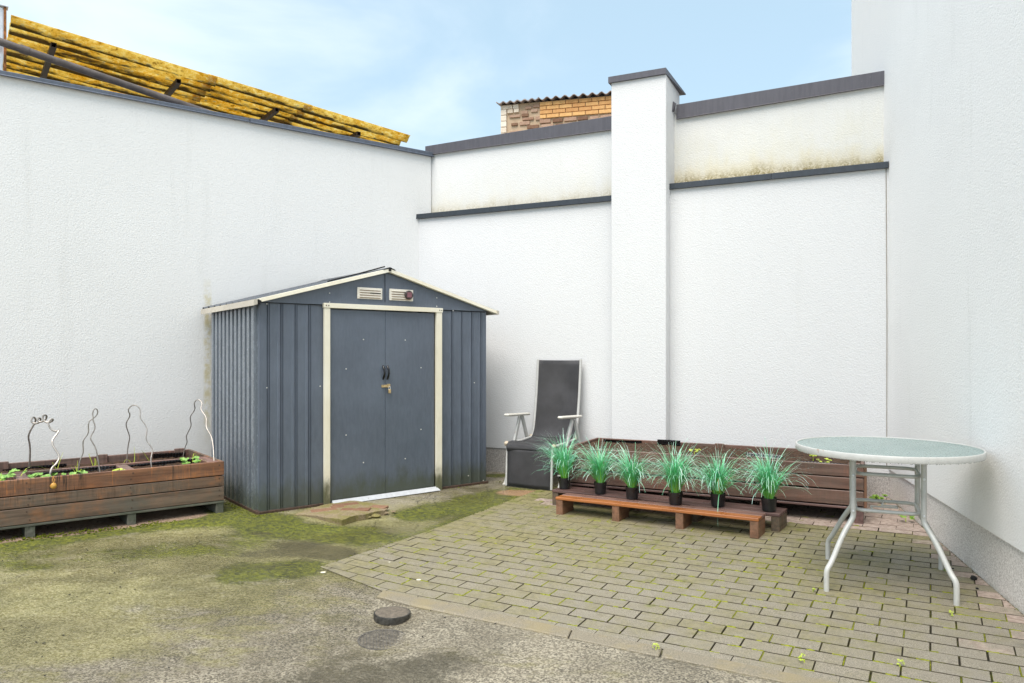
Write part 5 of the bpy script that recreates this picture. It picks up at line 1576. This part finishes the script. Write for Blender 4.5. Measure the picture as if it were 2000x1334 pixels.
blade_data(smooth_path([(-.09, .03, 0), (-.04, .035, .004), (.0, .02, .003), (.05, -.02, .001)], 3), .0024, V, Fc, side=Vector((.3, .9, 0)))
pydata('blade', V, Fc, M['shoot'], tl)
# raised moss clumps, grit and crumbs: too many and too small to count
def scatter(name, spots, mat, parent=None, label=None, cat=None):
    V, Fc = [], []
    bm = bmesh.new(); bmesh.ops.create_icosphere(bm, subdivisions=1, radius=1.0)
    base = [v_.co.copy() for v_ in bm.verts]; faces = [tuple(v_.index for v_ in f.verts) for f in bm.faces]; bm.free()
    rs_ = random.Random(len(spots))
    for (x, y, z, a, b_, c_) in spots:
        n0 = len(V); th = rs_.uniform(0, 6.28); ct, st = math.cos(th), math.sin(th)
        for q in base:
            k_ = rs_.uniform(.75, 1.2); px_, py_ = q.x * a * k_, q.y * b_ * k_
            V.append((x + ct * px_ - st * py_, y + st * px_ + ct * py_, z + q.z * c_ * k_))
        Fc += [tuple(i + n0 for i in f) for f in faces]
    o = pydata(name, V, Fc, mat, parent, smooth=False)
    tag(o, label, cat, kind='stuff')
    return o
rs = random.Random(77)
def along(p0, p1, n, sp, smin, smax, fl=.5, lift=.0):
    out = []
    for _ in range(n):
        t = rs.random(); c_ = .5 + .5 * math.sin(t * 23 + p0[0] * 9) * math.sin(t * 7.3)
        if rs.random() > c_ + .15: continue
        x = p0[0] + (p1[0] - p0[0]) * t + rs.gauss(0, sp); y = p0[1] + (p1[1] - p0[1]) * t + rs.gauss(0, sp)
        q = rs.uniform(smin, smax); out.append((x, y, gz(x, y) + lift + q * .1, q, q * rs.uniform(.6, 1), q * fl))
    return out
sp_m = along((-3.5, 4.43), (-2.1, 5.33), 900, .035, .003, .010) + along((-2.05, 5.32), (-1.80, 5.33), 120, .03, .003, .009) + along((-1.86, 5.36), (-.25, 6.64), 320, .018, .002, .007) \
     + along((-1.10, 4.265), (.2, 6.30), 420, .008, .002, .006, lift=.002) + along((-.15, 6.70), (.25, 7.12), 120, .03, .004, .010) + along((-.6, 5.65), (-.1, 6.05), 260, .09, .002, .006) \
     + along((-1.95, 5.38), (-2.5, 6.15), 200, .03, .003, .009)
M['moss_dark'] = plain('green_moss_clump', (.085, .10, .008), .95, 0, .55, 60, .002, .1)
scatter('moss_clumps', sp_m, M['moss_dark'], None, 'small green moss clumps along the planter foot, shed base and paving edge', 'moss')
sp_g = []
for _ in range(520):
    x, y = rs.uniform(-3.2, .9), rs.uniform(2.75, 5.2)
    if -.59 * (x - .406) + 3.15 < y and x > -1.1 - (y - 4.2) * -.65: continue
    q = rs.uniform(.0012, .0042); sp_g.append((x, y, gz(x, y) + .001, q * rs.uniform(1, 2.2), q, q * .6))
scatter('grit', sp_g[:260], M['void'], None, 'dark grit and bits of bark strewn on the damp asphalt', 'grit')
scatter('grit', sp_g[260:], M['drain_fill'], None, 'pale stone grit strewn on the damp asphalt', 'grit')
sp_c = along((2.945, 5.70), (2.40, 3.60), 420, .010, .002, .007) + along((2.40, 3.60), (2.2, 2.83), 200, .010, .002, .008)
scatter('wall_foot_crumbs', sp_c, M['joint_dirt'], None, 'dark crumbs and soil gathered at the foot of the house wall', 'debris')
# the long stray blade of the fifth potted grass
fifth = [o for o in C.objects if o.get('label', '').startswith('fifth potted grass')][0]
V, Fc, al, rr = [], [], [], []
c5 = Vector((0, 0, 0)); rz = fifth.rotation_euler.z
def rot_in(p): return Matrix.Rotation(-rz, 3, 'Z') @ Vector(p)
pts = [rot_in(p) for p in [(.0, -.03, .078), (-.012, -.075, .095), (-.03, -.115, .06), (-.055, -.19, -.02), (-.06, -.215, -.09)]]
blade_data(smooth_path(pts, 3), .0026, V, Fc, al, rv=.5, rands=rr, side=rot_in((1, .1, 0)))
o = pydata('stray_blade', V, Fc, M['grass'], fifth)
a_ = o.data.attributes.new('along', 'FLOAT', 'POINT'); a_.data.foreach_set('value', [.35 + .6 * q for q in al])
a_ = o.data.attributes.new('rand', 'FLOAT', 'POINT'); a_.data.foreach_set('value', rr)
